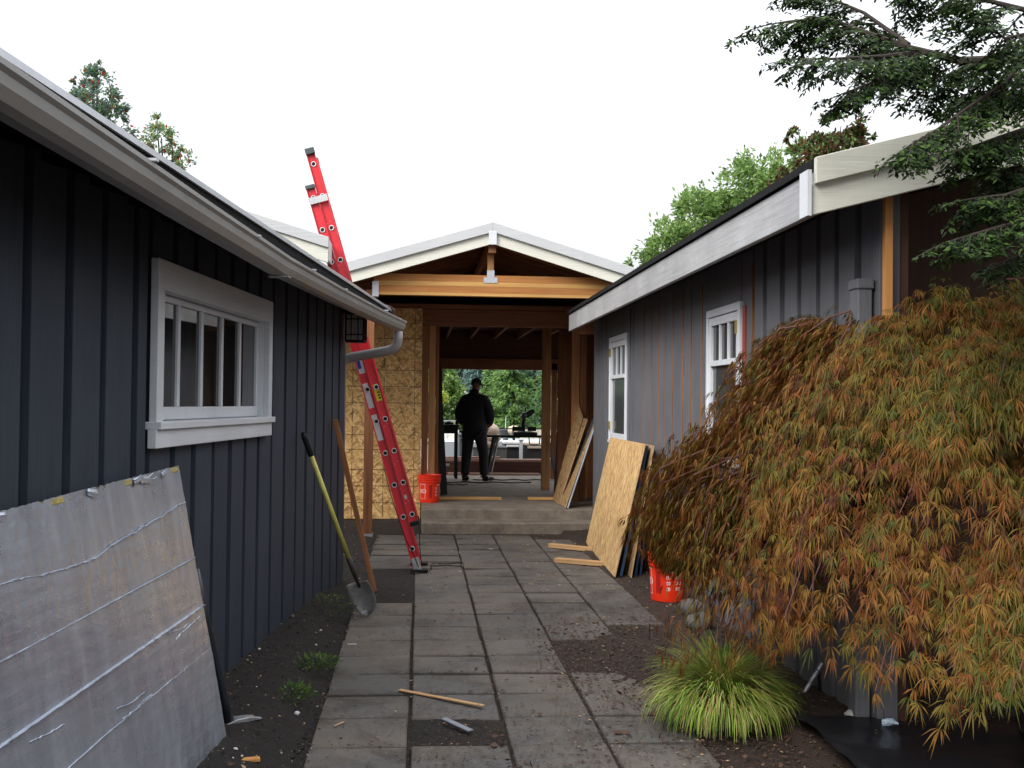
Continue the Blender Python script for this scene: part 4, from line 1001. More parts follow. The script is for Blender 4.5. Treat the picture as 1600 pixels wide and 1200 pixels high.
# ------------------------------------------------------------------ hemlock bough reaching in from the right
def hemlock():
    T0 = Vector((3.55, 4.1, 0)); O = np.array(T0)
    root = thing('hemlock_tree', 'dark green hemlock whose drooping boughs hang in from the upper right', 'tree', T0)
    mb = MB(); mb.tube([(0,0,-.1),(.0,.05,1.5),(.05,.05,3.2),(.0,.1,5.2),(0,.1,7.5)], [.19,.16,.13,.09,.03], 12); mb.build('trunk', M['bark'], root, smooth=True)
    r = np.random.default_rng(5)
    C_, D_, N_, L_, MI = [], [], [], [], []
    wb = MB()
    def spray(p, d, L, depth):
        """a flat drooping twig with needles, and side twigs"""
        p = np.array(p, float); d = unit(np.array(d, float)); pts = [p]; st = .0135; n = max(3, int(L/st)); cur = p.copy(); dd = d.copy()
        up = np.array([0, 0, 1.]); kids = []
        for k in range(n):
            dd = unit(dd+np.array([0, 0, -.020])+r.normal(0, .02, 3)); cur = cur+dd*st; pts.append(cur.copy())
            sd = unit(np.cross(dd, up)); nn = unit(np.cross(sd, dd)+r.normal(0, .35, 3))
            for sg in (-1, 1):
                for _ in range(1 if depth else 1):
                    C_.append(cur+r.normal(0, .004, 3)); D_.append(dd*.55+sd*sg+r.normal(0, .25, 3)-up*.12); N_.append(nn); L_.append(r.uniform(.018, .034)); MI.append(r.integers(0, 3) if r.random() < .75 else 3)
            if depth > 0 and k % 2 == 1 and k < n-2: kids.append((cur.copy(), dd*.75+sd*(1 if (k//3) % 2 else -1)*r.uniform(.6, 1.)+r.normal(0, .15, 3)-up*.25, L*(1-.65*k/n)*r.uniform(.35, .6)))
        if depth > 0: wb.tube([q-O for q in pts[::max(1, n//4)]], [.004, .003, .0025, .002, .0015, .001][:len(pts[::max(1, n//4)])] if len(pts[::max(1, n//4)]) <= 6 else .002, 4)
        for q in kids: spray(q[0], q[1], max(.05, q[2]), depth-1)
    def limb(path, r0, sprays, Ls, dens=1.0, droop=-.35):
        path = [np.array(p) for p in path]; N = len(path)
        wb.tube([p-O for p in path], [r0*(1-.8*i/(N-1)) for i in range(N)], 6)
        sprays = int(sprays*2.2)
        for k in range(sprays):
            t = (k+.5)/sprays*(N-1); i = min(int(t), N-2); p = path[i]+(path[i+1]-path[i])*(t-i); d = unit(path[i+1]-path[i])
            sd = unit(np.cross(d, [0, 0, 1.]))*(1 if k % 2 else -1)
            spray(p, d*r.uniform(.4, .9)+sd*r.uniform(.2, .8)+np.array([0, 0, droop*r.uniform(.3, 1.6)]), Ls*r.uniform(.6, 1.15)*(1-.45*t/(N-1)), 1)
        spray(path[-1], unit(path[-1]-path[-2]), Ls*.7, 1)
    q = lambda x, y, Y: tuple(pt(x, y, Y))
    tr = lambda z: (3.55, 4.12, z)
    limb([tr(3.0), q(1600, 92, 4.2), q(1500, 95, 4.25), q(1420, 75, 4.3), q(1350, 50, 4.35), q(1290, 28, 4.4), q(1228, 34, 4.45)], .022, 26, .36)
    limb([q(1430, 82, 4.3), q(1380, 88, 4.1), q(1300, 92, 4.0), q(1250, 92, 3.95)], .010, 12, .24)
    limb([q(1440, 80, 4.3), q(1405, 105, 4.2), q(1360, 130, 4.1), q(1320, 145, 4.05)], .010, 13, .24)
    limb([tr(3.5), q(1600, 15, 4.3), q(1500, -10, 4.35), q(1420, -20, 4.4)], .016, 16, .34)
    limb([q(1420, 70, 4.3), q(1350, 20, 4.6), q(1280, -10, 4.7), q(1230, -20, 4.8)], .010, 14, .26)
    limb([q(1600, 92, 4.2), q(1570, 130, 4.1), q(1510, 170, 4.0), q(1460, 205, 3.95), q(1425, 225, 3.9)], .012, 18, .28)
    limb([tr(2.75), q(1610, 200, 4.1), q(1560, 215, 4.05), q(1510, 232, 4.0)], .016, 18, .30)
    limb([tr(2.9), q(1620, 150, 4.4), q(1560, 140, 4.6), q(1490, 150, 4.7)], .012, 16, .30)
    limb([tr(3.2), q(1620, 50, 4.0), q(1570, 60, 3.9), q(1530, 30, 3.9)], .012, 14, .34)
    limb([tr(2.35), q(1620, 290, 4.0), q(1570, 305, 3.95), q(1520, 310, 3.9)], .014, 14, .26)
    limb([tr(2.1), q(1620, 340, 3.9), q(1560, 355, 3.85), q(1490, 375, 3.8)], .014, 16, .26)
    limb([tr(2.5), q(1620, 250, 4.2), q(1590, 270, 4.2), q(1560, 262, 4.1)], .012, 14, .28)
    limb([tr(2.2), q(1620, 390, 4.2), q(1590, 400, 4.1), q(1560, 412, 4.0)], .010, 10, .22)
    # unseen boughs on the other sides of the trunk, added to shade the right foreground
    for k in range(18):
        a = r.uniform(-2.3, -.3) if k < 7 else r.uniform(-3.0, 1.0); z = 1.9+k*.11 if k < 7 else 3.0+(k-7)*.42; Lb = r.uniform(1.1, 1.7)*(1-max(0, k-7)*.05)
        limb([(3.55, 4.12, z), (3.55+Lb*.5*math.cos(a), 4.1+Lb*.5*math.sin(a), z+.1), (3.55+Lb*math.cos(a), 4.1+Lb*math.sin(a), z-.2)], .018, 12, .5)
    wb.build('branches', M['bark'], root)
    n = len(C_); mats = [leafmat('needle_dark', (.018,.034,.011), trans=.15), leafmat('needle_mid', (.030,.058,.014), trans=.15), leafmat('needle_deep', (.011,.020,.009), trans=.15), leafmat('needle_light', (.055,.105,.020), trans=.2)]
    leaves('foliage', np.array(C_)-O, np.array(D_), np.array(N_), np.array(L_), np.array(L_)*.40, mats, np.array(MI), root, droop=.1)
hemlock()

# ------------------------------------------------------------------ grass tuft and weeds
def tuft():
    O = Vector((1.50, 5.42, .02)); root = thing('ornamental_grass', 'rounded tuft of bright green arching grass at the path edge before the maple', 'grass tuft', O)
    r = np.random.default_rng(3); V_, MI = [], []
    n = 3600
    for i in range(n):
        a = r.uniform(0, 2*math.pi); lean = r.uniform(.05, 1.0)**.75; L = r.uniform(.24, .54)*(1-.15*lean); w_ = r.uniform(.0028, .0055)
        bx, by = .10*lean*math.cos(a)+r.normal(0, .018), .10*lean*math.sin(a)+r.normal(0, .018)
        K = 5; az = a+r.normal(0, .42); pit = math.pi/2-lean*.55; p = np.array([bx, by, 0.]); st = L/K; sd = np.array([-math.sin(az), math.cos(az), 0]); pts = [p]
        for k in range(K):
            d = np.array([math.cos(az)*math.cos(pit), math.sin(az)*math.cos(pit), math.sin(pit)]); p = p+d*st; pts.append(p); pit -= (.18+.42*lean)*(.7+.2*k)
        m_ = r.choice([0, 0, 0, 1, 1, 2, 3, 3], 1)[0]
        for k in range(K):
            w0 = w_*(1-(k/K)**2*.8); w1 = w_*(1-((k+1)/K)**2*.9)
            V_ += [pts[k]-sd*w0, pts[k]+sd*w0, pts[k+1]+sd*w1, pts[k+1]-sd*w1]; MI.append(m_)
    npmesh('blades', np.array(V_), 4, len(MI), [leafmat('blade_green', (.17,.28,.045)), leafmat('blade_lime', (.34,.44,.08)), leafmat('blade_pale', (.46,.50,.18)), leafmat('blade_straw', (.40,.30,.11))], MI, root)
tuft()
def weed(x, y, rad, name, label, seed, hgt=.09, cols=None):
    r = np.random.default_rng(seed); n = 300; rad *= 1.3; a = r.uniform(0, 2*math.pi, n); q = rad*np.sqrt(r.random(n))
    c = np.stack([q*np.cos(a), q*np.sin(a)*1.5, r.uniform(.0, hgt, n)*(1-q/rad*.6)], -1); d = np.stack([np.cos(a), np.sin(a), r.uniform(-.2, 1.2, n)], -1)
    o = leaves(name, c, d, r.normal(0, .5, (n, 3))+np.array([0, 0, 1.]), r.uniform(.015, .045, n), r.uniform(.005, .014, n), cols or [leafmat('weed_green', (.05,.10,.02)), leafmat('weed_light', (.10,.16,.035))], r.integers(0, 2, n))
    o.location = (x, y, .03); tag(o, label, 'weeds', kind='stuff'); return o
weed(-.62, 8.45, .20, 'weed_clump', 'low green weeds growing between the shovel blade and the house wall', 4)
weed(-.58, 6.65, .10, 'weed_clump', 'faint green weeds in the bare soil beside the path, farther patch', 6, .03)
weed(-.66, 5.95, .10, 'weed_clump', 'sparse green weeds in the bare soil near the foil board', 8, .03)

# ------------------------------------------------------------------ trees behind
def tree(name, label, cat, base, h, crown, mats, seed, nleaf=6000, lsz=.10, group=None, trunk_r=.14, weights=None, conifer=False):
    """crown: list of lobes (dx, dy, z, rx, ry, rz)"""
    root = thing(name, label, cat, base, group=group); r = np.random.default_rng(seed)
    mb = MB(); mc = [sum(c[k] for c in crown)/len(crown) for k in range(3)]; mb.tube([(0,0,-.5),(mc[0]*.4,mc[1]*.4,h*.30),(mc[0],mc[1],h*.62)], [trunk_r, trunk_r*.7, trunk_r*.3], 8)
    for c in crown[:24]:
        mb.tube([(mc[0],mc[1],h*.58), ((c[0]+mc[0])*.5, (c[1]+mc[1])*.5, (h*.58+c[2])*.5), (c[0], c[1], c[2])], [trunk_r*.22, trunk_r*.14, .008], 5)
    mb.build('trunk', M['bark'], root, smooth=True)
    vol = np.array([c[3]*c[4]*c[5] for c in crown])**.72; cnt = (nleaf*vol/vol.sum()).astype(int)+1; P, D = [], []
    for c, k in zip(crown, cnt):
        # several small clumps inside every lobe
        nc = max(4, k//55); cc = unit(r.normal(0, 1, (nc, 3)))*(r.uniform(.25, 1.0, (nc, 1))**.5); idx = r.integers(0, nc, k)
        q = cc[idx]+r.normal(0, .13, (k, 3)); P.append(np.array(c[:3])+q*np.array(c[3:6])); D.append(unit(q)+r.normal(0, .6, (k, 3)))
    P = np.concatenate(P); D = np.concatenate(D); n = len(P); D[:, 2] -= .3
    mi = r.integers(0, len(mats), n) if weights is None else r.choice(len(mats), n, p=weights)
    leaves('crown', P, D, r.normal(0, .6, (n, 3))+np.array([0, 0, 1.]), r.uniform(.6, 1.3, n)*lsz, r.uniform(.35, .6, n)*lsz, mats, mi, root)
    return root
def blob_crown(r, w_, h0, h1, n, rr=.34):
    out = []
    for i in range(n):
        t = (i+.5)/n; z = h0+(h1-h0)*t; e = math.sin(math.pi*min(1, .18+t*.80))**.7; a = r.uniform(0, 6.28); q = w_*e*r.uniform(.15, .75)
        s_ = w_*rr*r.uniform(.7, 1.25); out.append((q*math.cos(a), q*math.sin(a), z, s_, s_, s_*.8))
    return out
rr_ = np.random.default_rng(21)
g1, g2, g3, g4 = leafmat('tree_green', (.15,.25,.07), trans=.5), leafmat('tree_light', (.27,.38,.12), trans=.5), leafmat('tree_dark', (.08,.14,.05), trans=.5), leafmat('tree_yellow', (.50,.50,.06), trans=.4)
# right, above the roof
def lobe_tree(name, label, base, pts, mats, seed, n, lsz, weights=None, Yd=None, rad=.7, group=None):
    lobes = []
    for (x, y, s_) in pts:
        p = pt(x, y, Yd)-Vector(base); lobes.append((p.x, p.y+rr_.uniform(-.6,.6), p.z, s_*rad, s_*rad, s_*rad*.8))
    return tree(name, label, 'tree', base, max(l[2] for l in lobes), lobes, mats, seed, n, lsz, group, weights=weights)
lobe_tree('maple_tree', 'light green broadleaf tree rising behind the right house roof', (6.4, 22, 0), [(1200,262,1.0),(1165,300,1.3),(1110,320,1.0),(1070,345,.9),(1050,385,1.1),(1110,380,1.4),(1170,350,1.3),(1220,310,1.2),(1235,275,.8),(1170,275,.7),(1030,400,.6),(1140,420,1.6),(1220,400,1.6),(1245,245,.5),(1090,330,.8),(1010,412,.5),(1080,430,1.2)], [g1, g2, g3], 31, 27000, .11, [.45,.38,.17], 22, .62, 'trees behind the roofs')
br1, br2 = leafmat('leaf_brown', (.14,.055,.03)), leafmat('leaf_dk', (.05,.06,.025))
lobe_tree('copper_tree', 'small brown and green leaved tree top above the corner of the right roof', (7.3, 20, 0), [(1302,205,.62),(1285,222,.7),(1330,222,.5),(1270,240,.6),(1310,240,.9),(1345,215,.28),(1250,262,.5),(1290,265,1.0),(1242,215,.3),(1240,290,.7)], [br1, br2, g1], 32, 8500, .10, [.34,.40,.26], 20, .60, 'trees behind the roofs')
berry = leafmat('berry_red', (.42,.03,.012)); ro1, ro2 = leafmat('rowan_blue_green', (.15,.23,.17), trans=.5), leafmat('rowan_dark', (.09,.14,.12), trans=.5)
lobe_tree('rowan_tree', 'airy rowan with red berries, taller of the two behind the left roof', (-4.3, 15, 0), [(140,120,.42),(155,145,.6),(172,165,.55),(145,165,.5),(185,190,.4),(160,195,.7),(125,135,.3),(150,105,.25)], [ro1, ro2, g1, berry], 33, 5200, .055, [.42,.33,.18,.07], 15, .52, 'rowans behind the left roof')
lobe_tree('rowan_tree', 'smaller sparse rowan with red berries, nearer the ladder behind the left roof', (-3.1, 15, 0), [(250,205,.35),(262,225,.5),(280,240,.35),(270,255,.5),(292,262,.28),(300,275,.2)], [ro1, g2, g1, berry], 34, 2300, .052, [.38,.27,.25,.10], 15, .50, 'rowans behind the left roof')
# beyond the breezeway
def conifer(label, base, h, w_, mats, seed, n, lsz, weights=None, group='conifers beyond the breezeway'):
    root = thing('conifer_tree', label, 'tree', base, group=group); r = np.random.default_rng(seed)
    mb = MB(); mb.tube([(0,0,-1),(0,0,h*.5),(0,0,h*.98)], [h*.014, h*.009, .02], 7); mb.build('trunk', M['bark'], root, smooth=True)
    nb = 150; t = r.random(nb)**.9; a = r.uniform(0, 6.28, nb); L = w_*(1-t)**.8*r.uniform(.6, 1.15, nb)+.15
    idx = r.choice(nb, n, p=L/L.sum()); s_ = r.random(n)**.7
    x = L[idx]*s_; zz = h*(.06+.92*t[idx])-.30*x+r.normal(0, .05*w_, n); aa = a[idx]+r.normal(0, .16, n)
    P = np.stack([x*np.cos(aa), x*np.sin(aa), zz], -1); D = np.stack([np.cos(aa), np.sin(aa), -.5+r.normal(0, .3, n)], -1)+r.normal(0, .35, (n, 3))
    mi = r.choice(len(mats), n, p=weights) if weights is not None else r.integers(0, len(mats), n)
    leaves('crown', P, D, r.normal(0, .4, (n, 3))+np.array([0, 0, 1.]), r.uniform(.6, 1.4, n)*lsz, r.uniform(.3, .5, n)*lsz, mats, mi, root); return root
cg = [leafmat('fir_bright', (.22,.34,.10), trans=.4), leafmat('fir_mid', (.14,.25,.09), trans=.4), leafmat('fir_deep', (.07,.14,.085), trans=.4)]
cb = [leafmat('fir_blue', (.13,.21,.19), trans=.4), leafmat('fir_blue_deep', (.08,.14,.13), trans=.4), leafmat('fir_blue_lt', (.20,.29,.26), trans=.4)]  # paler, bluer needles put the distance haze into their colour
def at_x(px, Y): return pt(px, 640, Y).x
conifer('bright green conifer right of the standing person beyond the breezeway', (at_x(802, 46), 46, -.3), 6.3, 1.25, cg, 41, 9000, .22, [.55,.35,.1])
conifer('blue-green conifer seen behind the mitre saw beyond the breezeway', (at_x(838, 50), 50, -.3), 6.6, 1.15, [cb[0], cb[2], cg[1]], 42, 8000, .22)
conifer('green conifer seen between the two right doorway posts', (at_x(872, 44), 44, -.3), 5.8, 1.1, cg, 43, 7000, .2)
conifer('green conifer at the right edge of the doorway view', (at_x(905, 48), 48, -.3), 6.2, 1.3, cg, 44, 6000, .24)
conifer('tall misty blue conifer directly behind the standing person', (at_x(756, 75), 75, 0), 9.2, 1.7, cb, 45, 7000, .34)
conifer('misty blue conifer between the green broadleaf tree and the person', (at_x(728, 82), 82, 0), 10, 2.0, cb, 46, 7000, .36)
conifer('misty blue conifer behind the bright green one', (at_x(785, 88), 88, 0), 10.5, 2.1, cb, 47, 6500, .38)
conifer('low olive green conifer just right of the person, before the blue ones', (at_x(768, 60), 60, -.2), 4.2, 1.0, [cg[1], cg[0]], 48, 5000, .24)
tree('broadleaf_tree', 'yellow-green broadleaf tree at the left of the doorway view', 'tree', (at_x(700, 52), 52, -.3), 5.5, [(-.3,0,3.1,.75,1,.9),(.35,.2,2.5,.6,1,.8),(-.9,0,2.6,.8,1,.9),(.1,-.3,1.9,.8,1,.8),(.7,0,1.7,.5,.8,.6),(-.6,-.3,1.3,.9,1,.7),(.5,-.4,.9,.8,.9,.6),(-.5,.2,3.9,.8,1,.7),(-1.2,.3,3.6,.8,1,.8),(-1.6,.2,2.0,.9,1,1.0),(.0,-.3,.5,1.0,.9,.6)], [g1, g2, g3], 51, 11000, .22, None, .15, [.42,.40,.18])
tree('yellowing_bush', 'small bush with bright yellow leaves against the left doorway post', 'bush', (at_x(683, 47), 47, -.3), 4.2, [(-.2,0,2.9,.35,.4,.5),(.0,0,2.3,.35,.4,.5),(-.1,0,3.5,.3,.3,.35)], [g4, g2], 52, 1500, .16, None, .05, [.6,.4])
# forested hill far behind
def forest():
    r = np.random.default_rng(9); n = 46000; tx = r.uniform(-70, 95, 420); ty = r.uniform(96, 190, 420); th = r.uniform(6, 10.5, 420); i = r.integers(0, 420, n); t = r.random(n)
    rad = (1-t)**.8*r.uniform(.3, 1, n)*2.6; a = r.uniform(0, 6.28, n)
    gz = ground_h(tx[i], ty[i]); P = np.stack([tx[i]+rad*np.cos(a), ty[i]+rad*np.sin(a), gz+th[i]*t], -1)
    D = np.stack([np.cos(a), np.sin(a), np.full(n, -.5)], -1)+r.normal(0, .4, (n, 3))
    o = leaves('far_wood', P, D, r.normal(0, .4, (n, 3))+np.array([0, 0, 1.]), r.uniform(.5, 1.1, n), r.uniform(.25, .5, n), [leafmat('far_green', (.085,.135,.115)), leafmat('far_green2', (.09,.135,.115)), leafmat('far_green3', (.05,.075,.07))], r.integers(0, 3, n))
    tag(o, kind='stuff')
forest()
# more trees along the back, outside the doorway view
for k, (x, y) in enumerate([(-16,50),(-10,46),(-5.5,55),(13,46),(19,52),(26,47)]):
    conifer('green conifer beyond the buildings, %s' % ['far left of the row','left of the row beside it','left, just outside the doorway view','right, just outside the doorway view','right of the row','far right of the row'][k], (x, y, -.3), 5.6, 2.2, cg, 60+k, 2500, .36)

# ------------------------------------------------------------------ far house and yard things
def far_house():
    base = pt(703, 640, 72); root = thing('far_house', 'grey house with two small white edged gables half hidden by the green tree', 'house', (base.x, 72, 0)); y = 0
    gw = plain('far_siding', (.20,.21,.21), .8); 
    for (px, hw, zt) in ((709, .95, 2.55), (721, .7, 2.4)):
        x = pt(px, 640, 72).x-base.x
        mb = MB(); mb.prism([(x-hw,-.5),(x+hw,-.5),(x+hw,zt-hw*.75),(x,zt),(x-hw,zt-hw*.75)], 0, 3.0); mb.build('wall', gw, root)
        for sg in (-1, 1):
            mb = MB(); mb.bar((x, -.1, zt+.06), (x+sg*(hw+.2), -.1, zt+.06-(hw+.2)*.75), .12, .12); mb.build('gable_trim', M['white'], root)
            mb = MB(); mb.prism([(x,zt+.05),(x,zt),(x+sg*(hw+.15),zt-(hw+.15)*.75),(x+sg*(hw+.15),zt+.05-(hw+.15)*.75)], 0, 3.2); mb.build('roof', M['shingle'], root)
    mb = MB(); mb.box(-1.2, 2.2, 3.0, 7.0, -.5, 2.0); mb.build('rear_wall', gw, root)
far_house()
def yard():
    G = -.75
    # pale slatted fence
    def fence(name, label, x0, x1, y, z0, z1, mat, step=.14):
        f = thing(name, label, 'fence', ((x0+x1)/2, y, z0)); cx = (x0+x1)/2
        mb = MB(); x = x0
        while x < x1: mb.box(x-cx+.006, min(x+step, x1)-cx-.006, 0, .02, .03, z1-z0+random.uniform(-.01, .01)); x += step
        mb.build('boards', mat, f)
        for z in (.12, z1-z0-.15):
            mb = MB(); mb.box(x0-cx, x1-cx, .021, .06, z, z+.07); mb.build('rail', mat, f)
    pale = plain('pale_fence_paint', (.60,.58,.54), .6); tan = plain('tan_fence_paint', (.46,.43,.34), .7)
    fence('fence', 'white vertical board fence seen left of the person through the doorway', pt(676, 700, 30).x, pt(717, 700, 30).x, 30, G, pt(700, 672, 30).z, pale, .20)
    fence('fence', 'tan vertical board fence behind the mitre saw', pt(812, 700, 32).x, pt(930, 700, 32).x, 32, G, pt(850, 671, 32).z, tan, .13)
    # black deck railing
    rl = thing('railing', 'thin dark railing crossing behind the saw bench', 'railing', (0, 24.5, G))
    zt = pt(800, 669, 24.5).z-G
    mb = MB(); mb.box(.3, 4.5, -.02, .02, zt-.025, zt); mb.build('handrail', M['black'], rl)
    for x in (.35, 1.6, 2.9, 4.3):
        mb = MB(); mb.box(x-.015, x+.015, -.015, .015, 0, zt-.026); mb.build('post', M['black'], rl)
    # parked car and van bodies glimpsed over the lumber
    def car(label, px, Y, yaw, paint):
        p = pt(px, 700, Y); c = thing('parked_car', label, 'car', (p.x, Y, G), (0, 0, yaw), 'cars glimpsed through the doorway')
        body = [(-2.1,.35),(-2.15,.72),(-2.05,.92),(-1.3,.98),(-.75,1.42),(.65,1.45),(1.15,1.0),(2.0,.88),(2.15,.65),(2.12,.33)]
        mb = MB(); mb.prism(body, -.82, .82); b = mb.build('body', paint, c, bevel=.07); b.modifiers['bevel'].segments = 3
        mb = MB(); mb.prism([(-1.22,1.0),(-.76,1.37),(.62,1.40),(1.05,1.0)], -.826, .826); mb.build('side_window', M['glass'], c)
        mb = MB(); mb.quad((-2.0,-.7,.945),(-2.0,.7,.945),(-.80,.62,1.39),(-.80,-.62,1.39)); o = mb.build('windscreen', M['glass'], c); o.location = (-.05, 0, .03)
        for sx in (-1.3, 1.35):
            for sy in (-.75, .75):
                mb = MB(); mb.lathe([(.001,-.1),(.20,-.1),(.33,-.09),(.33,.09),(.20,.1),(.001,.1)], 20, 0, Matrix.Translation((sx, sy, .33)) @ Matrix.Rotation(R(90), 4, 'X')); wh = mb.build('wheel', M['black'], c)
                mb = MB(); mb.lathe([(.001,.11),(.19,.105)], 16, 0, Matrix.Translation((sx, sy, .33)) @ Matrix.Rotation(R(90 if sy < 0 else -90), 4, 'X')); mb.build('rim', M['galv'], wh)
        for sy in (-.6, .6):
            mb = MB(); mb.box(-2.19, -2.10, sy-.14, sy+.14, .66, .82); mb.build('tail_light', plain('tail_red', (.4,.02,.02), .3), c, bevel=.01)
        return c
    wp = plain('car_white', (.68,.69,.70), .3, 0, .03); 
    car('white car glimpsed left of the person over the stacked boards', 702, 27, R(96), wp)
    car('pale blue-white car partly hidden by the saw stand legs', 795, 27.5, R(84), plain('car_pale', (.50,.56,.64), .3, 0, .03))
    # grey bin, dark bins with pale rims
    def bin_(label, px0, px1, py0, py1, Y, rim, body):
        a, b = pt(px0, py1, Y), pt(px1, py0, Y); w_ = b.x-a.x; zb = .0; c = thing('bin', label, 'bin', ((a.x+b.x)/2, Y, G), group='bins behind the lumber'); h = b.z-G
        mb = MB(); i = 0; mb.v = [(-w_*.42,-.3,0),(w_*.42,-.3,0),(w_*.42,.3,0),(-w_*.42,.3,0),(-w_*.5,-.36,h-.06),(w_*.5,-.36,h-.06),(w_*.5,.36,h-.06),(-w_*.5,.36,h-.06)]
        for f in ((0,3,2,1),(0,1,5,4),(1,2,6,5),(2,3,7,6),(3,0,4,7)): mb.f.append(f); mb.m.append(0)
        mb.build('body', body, c, bevel=.02)
        mb = MB(); mb.box(-w_*.54, w_*.54, -.40, .40, h-.06, h); mb.build('lid', rim, c, bevel=.015)
        mb = MB(); mb.box(-w_*.4, w_*.4, -.415, -.37, h-.12, h-.075); mb.build('handle', rim, c, bevel=.008)
    dkb = plain('bin_dark', (.025,.025,.028), .5)
    bin_('dark bin with pale lid left of the white post behind the saw stand', 786, 811, 689, 716, 24, plain('bin_lid_white', (.62,.62,.60), .5), dkb)
    bin_('wide dark bin with tan lid under the saw', 818, 850, 691, 716, 23.6, plain('bin_lid_tan', (.50,.42,.34), .5), dkb)
    bin_('slate grey bin standing behind the person', 716, 730, 677, 716, 23.8, plain('bin_grey', (.07,.08,.09), .5), plain('bin_grey', (.07,.08,.09), .5))
    p = pt(814, 700, 23.3); f = thing('white_post', 'short white post between the two dark bins', 'post', (p.x, 23.3, G)); h = pt(814, 686, 23.3).z-G
    mb = MB(); mb.box(-.035, .035, -.035, .035, 0, h-.03); mb.build('shaft', M['white'], f); mb = MB(); mb.box(-.06, .06, -.06, .06, h-.03, h); mb.build('cap', M['white'], f, bevel=.01)
    # rolled tan bundles
    tn = plain('tan_cloth', (.46,.35,.28), .8, 0, .15, 6)
    for k, (px, py, rx, rz, lab) in enumerate([(764, 673, .21, .155, 'tan bundle on top of the pile right of the person'), (768, 684, .19, .11, 'middle tan bundle of the pile right of the person'), (764, 693, .20, .11, 'lowest tan bundle of the pile right of the person')]):
        c = pt(px, py, 22.8); mb = MB(); N = 14
        mb.tube([(0, -.35+.7*i/N, 0) for i in range(N+1)], [rx*(1-abs(i/N*2-1)**3*.6) for i in range(N+1)], 18)
        mb.v = [(v[0], v[1], v[2]*rz/rx*(1+.06*math.sin(v[1]*9+v[0]*7))) for v in mb.v]
        o = mb.build('cloth_bundle', tn, loc=c, smooth=True); tag(o, lab, 'bundle', 'tan bundles in a pile')
    b = pt(764, 702, 22.8); mb = MB(); mb.box(-.34, .34, -.36, .36, 0, b.z-G+.03-0)
    mb.box(-.36, .36, -.38, .38, b.z-G+.03, b.z-G+.06)
    tag(mb.build('crate', plain('grey_crate', (.12,.12,.12), .7), loc=(b.x, 22.9, G), bevel=.01), 'grey crate carrying the pile of tan bundles', 'crate')
    # dim patio tables and a lidded basin by the tree line
    for (px, py, w_, lab) in ((704, 660, .85, 'grey garden table seen over the dark workbench'), (843, 668, .0, '')):
        if not w_: continue
        p = pt(px, 657, 28); t = thing('garden_table', lab, 'table', (p.x, 28, G)); h = p.z-G
        mb = MB(); mb.box(-w_/2, w_/2, -.35, .35, h-.03, h); mb.build('top', plain('grey_paint', (.16,.17,.18), .6), t)
        for sx in (-1, 1):
            for sy in (-1, 1): mb = MB(); mb.box(sx*w_*.45-.02, sx*w_*.45+.02, sy*.3-.02, sy*.3+.02, 0, h-.031); mb.build('leg', plain('grey_paint', (.16,.17,.18), .6), t)
    p = pt(790, 670, 26); t = thing('fountain', 'small grey bowl fountain with a thin jet pipe beyond the railing', 'fountain', (p.x, 26, G)); h = p.z-G
    mb = MB(); mb.lathe([(.001,0),(.18,0),(.08,.08),(.06,h-.2),(.12,h-.12),(.30,h-.02),(.31,h),(.28,h),(.10,h-.08),(.001,h-.08)], 24); mb.build('bowl', plain('grey_stone', (.22,.23,.26), .6), t, smooth=True)
    mb = MB(); mb.tube([(0,0,h-.1),(0,0,h+.2),(.01,0,h+.31)], [.01,.007,.004], 6); mb.build('pipe', M['white'], t)
    p = pt(803, 672, 25.4); mb = MB(); mb.lathe([(.001,0),(.12,.01),(.145,.09),(.12,.17),(.05,.20),(.001,.205)], 18); h0 = p.z-.1
    t = thing('garden_stool', 'round cream drum on a stand left of the saw', 'stool', (p.x, 25.4, G)); o = mb.build('drum', plain('cream_cloth', (.55,.46,.35), .7), t, smooth=True); o.location = (0, 0, h0-G)
    mb = MB(); mb.tube([(0,0,0),(0,0,h0-G+.01)], .03, 8); mb.build('stand', M['black'], t)
yard()
# ------------------------------------------------------------------ inside the breezeway
DZ = .23
def workbench():
    a, b = pt(676, 700, 19.9), pt(716, 700, 19.9); z = pt(700, 663, 19.9).z; root = thing('workbench', 'dark workbench at the left of the breezeway with a black skirt', 'bench', ((a.x+b.x)/2, 20.1, DZ)); w_ = b.x-a.x; h = z-DZ
    mb = MB(); mb.box(-w_/2-.1, w_/2, -.3, .3, h-.04, h); mb.build('top', M['black'], root, bevel=.005)
    mb = MB(); mb.box(-w_/2-.1, w_/2-.02, -.28, -.24, h-.16, h-.041); mb.build('apron', M['black'], root)
    for sx in (-w_/2, w_/2-.06):
        for sy in (-.26, .22): mb = MB(); mb.box(sx, sx+.05, sy, sy+.05, 0, h-.041); mb.build('leg', M['black'], root)
    for k, (dx, wd, hh, lab) in enumerate(((-.12, .10, .05, 'small dark tool case at the left on the workbench'), (.06, .16, .035, 'flat dark tool lying on the workbench middle'), (.2, .05, .07, 'little upright dark can at the right on the workbench'))):
        mb = MB(); mb.box(-wd/2, wd/2, -.06, .06, 0, hh); mb.box(-wd/4, wd/4, -.015, .015, hh+.001, hh+.018); tag(mb.build('tool_case', M['black'], loc=(root.location.x+dx, 20.0, z+.001), bevel=.008), lab, 'tool')
workbench()
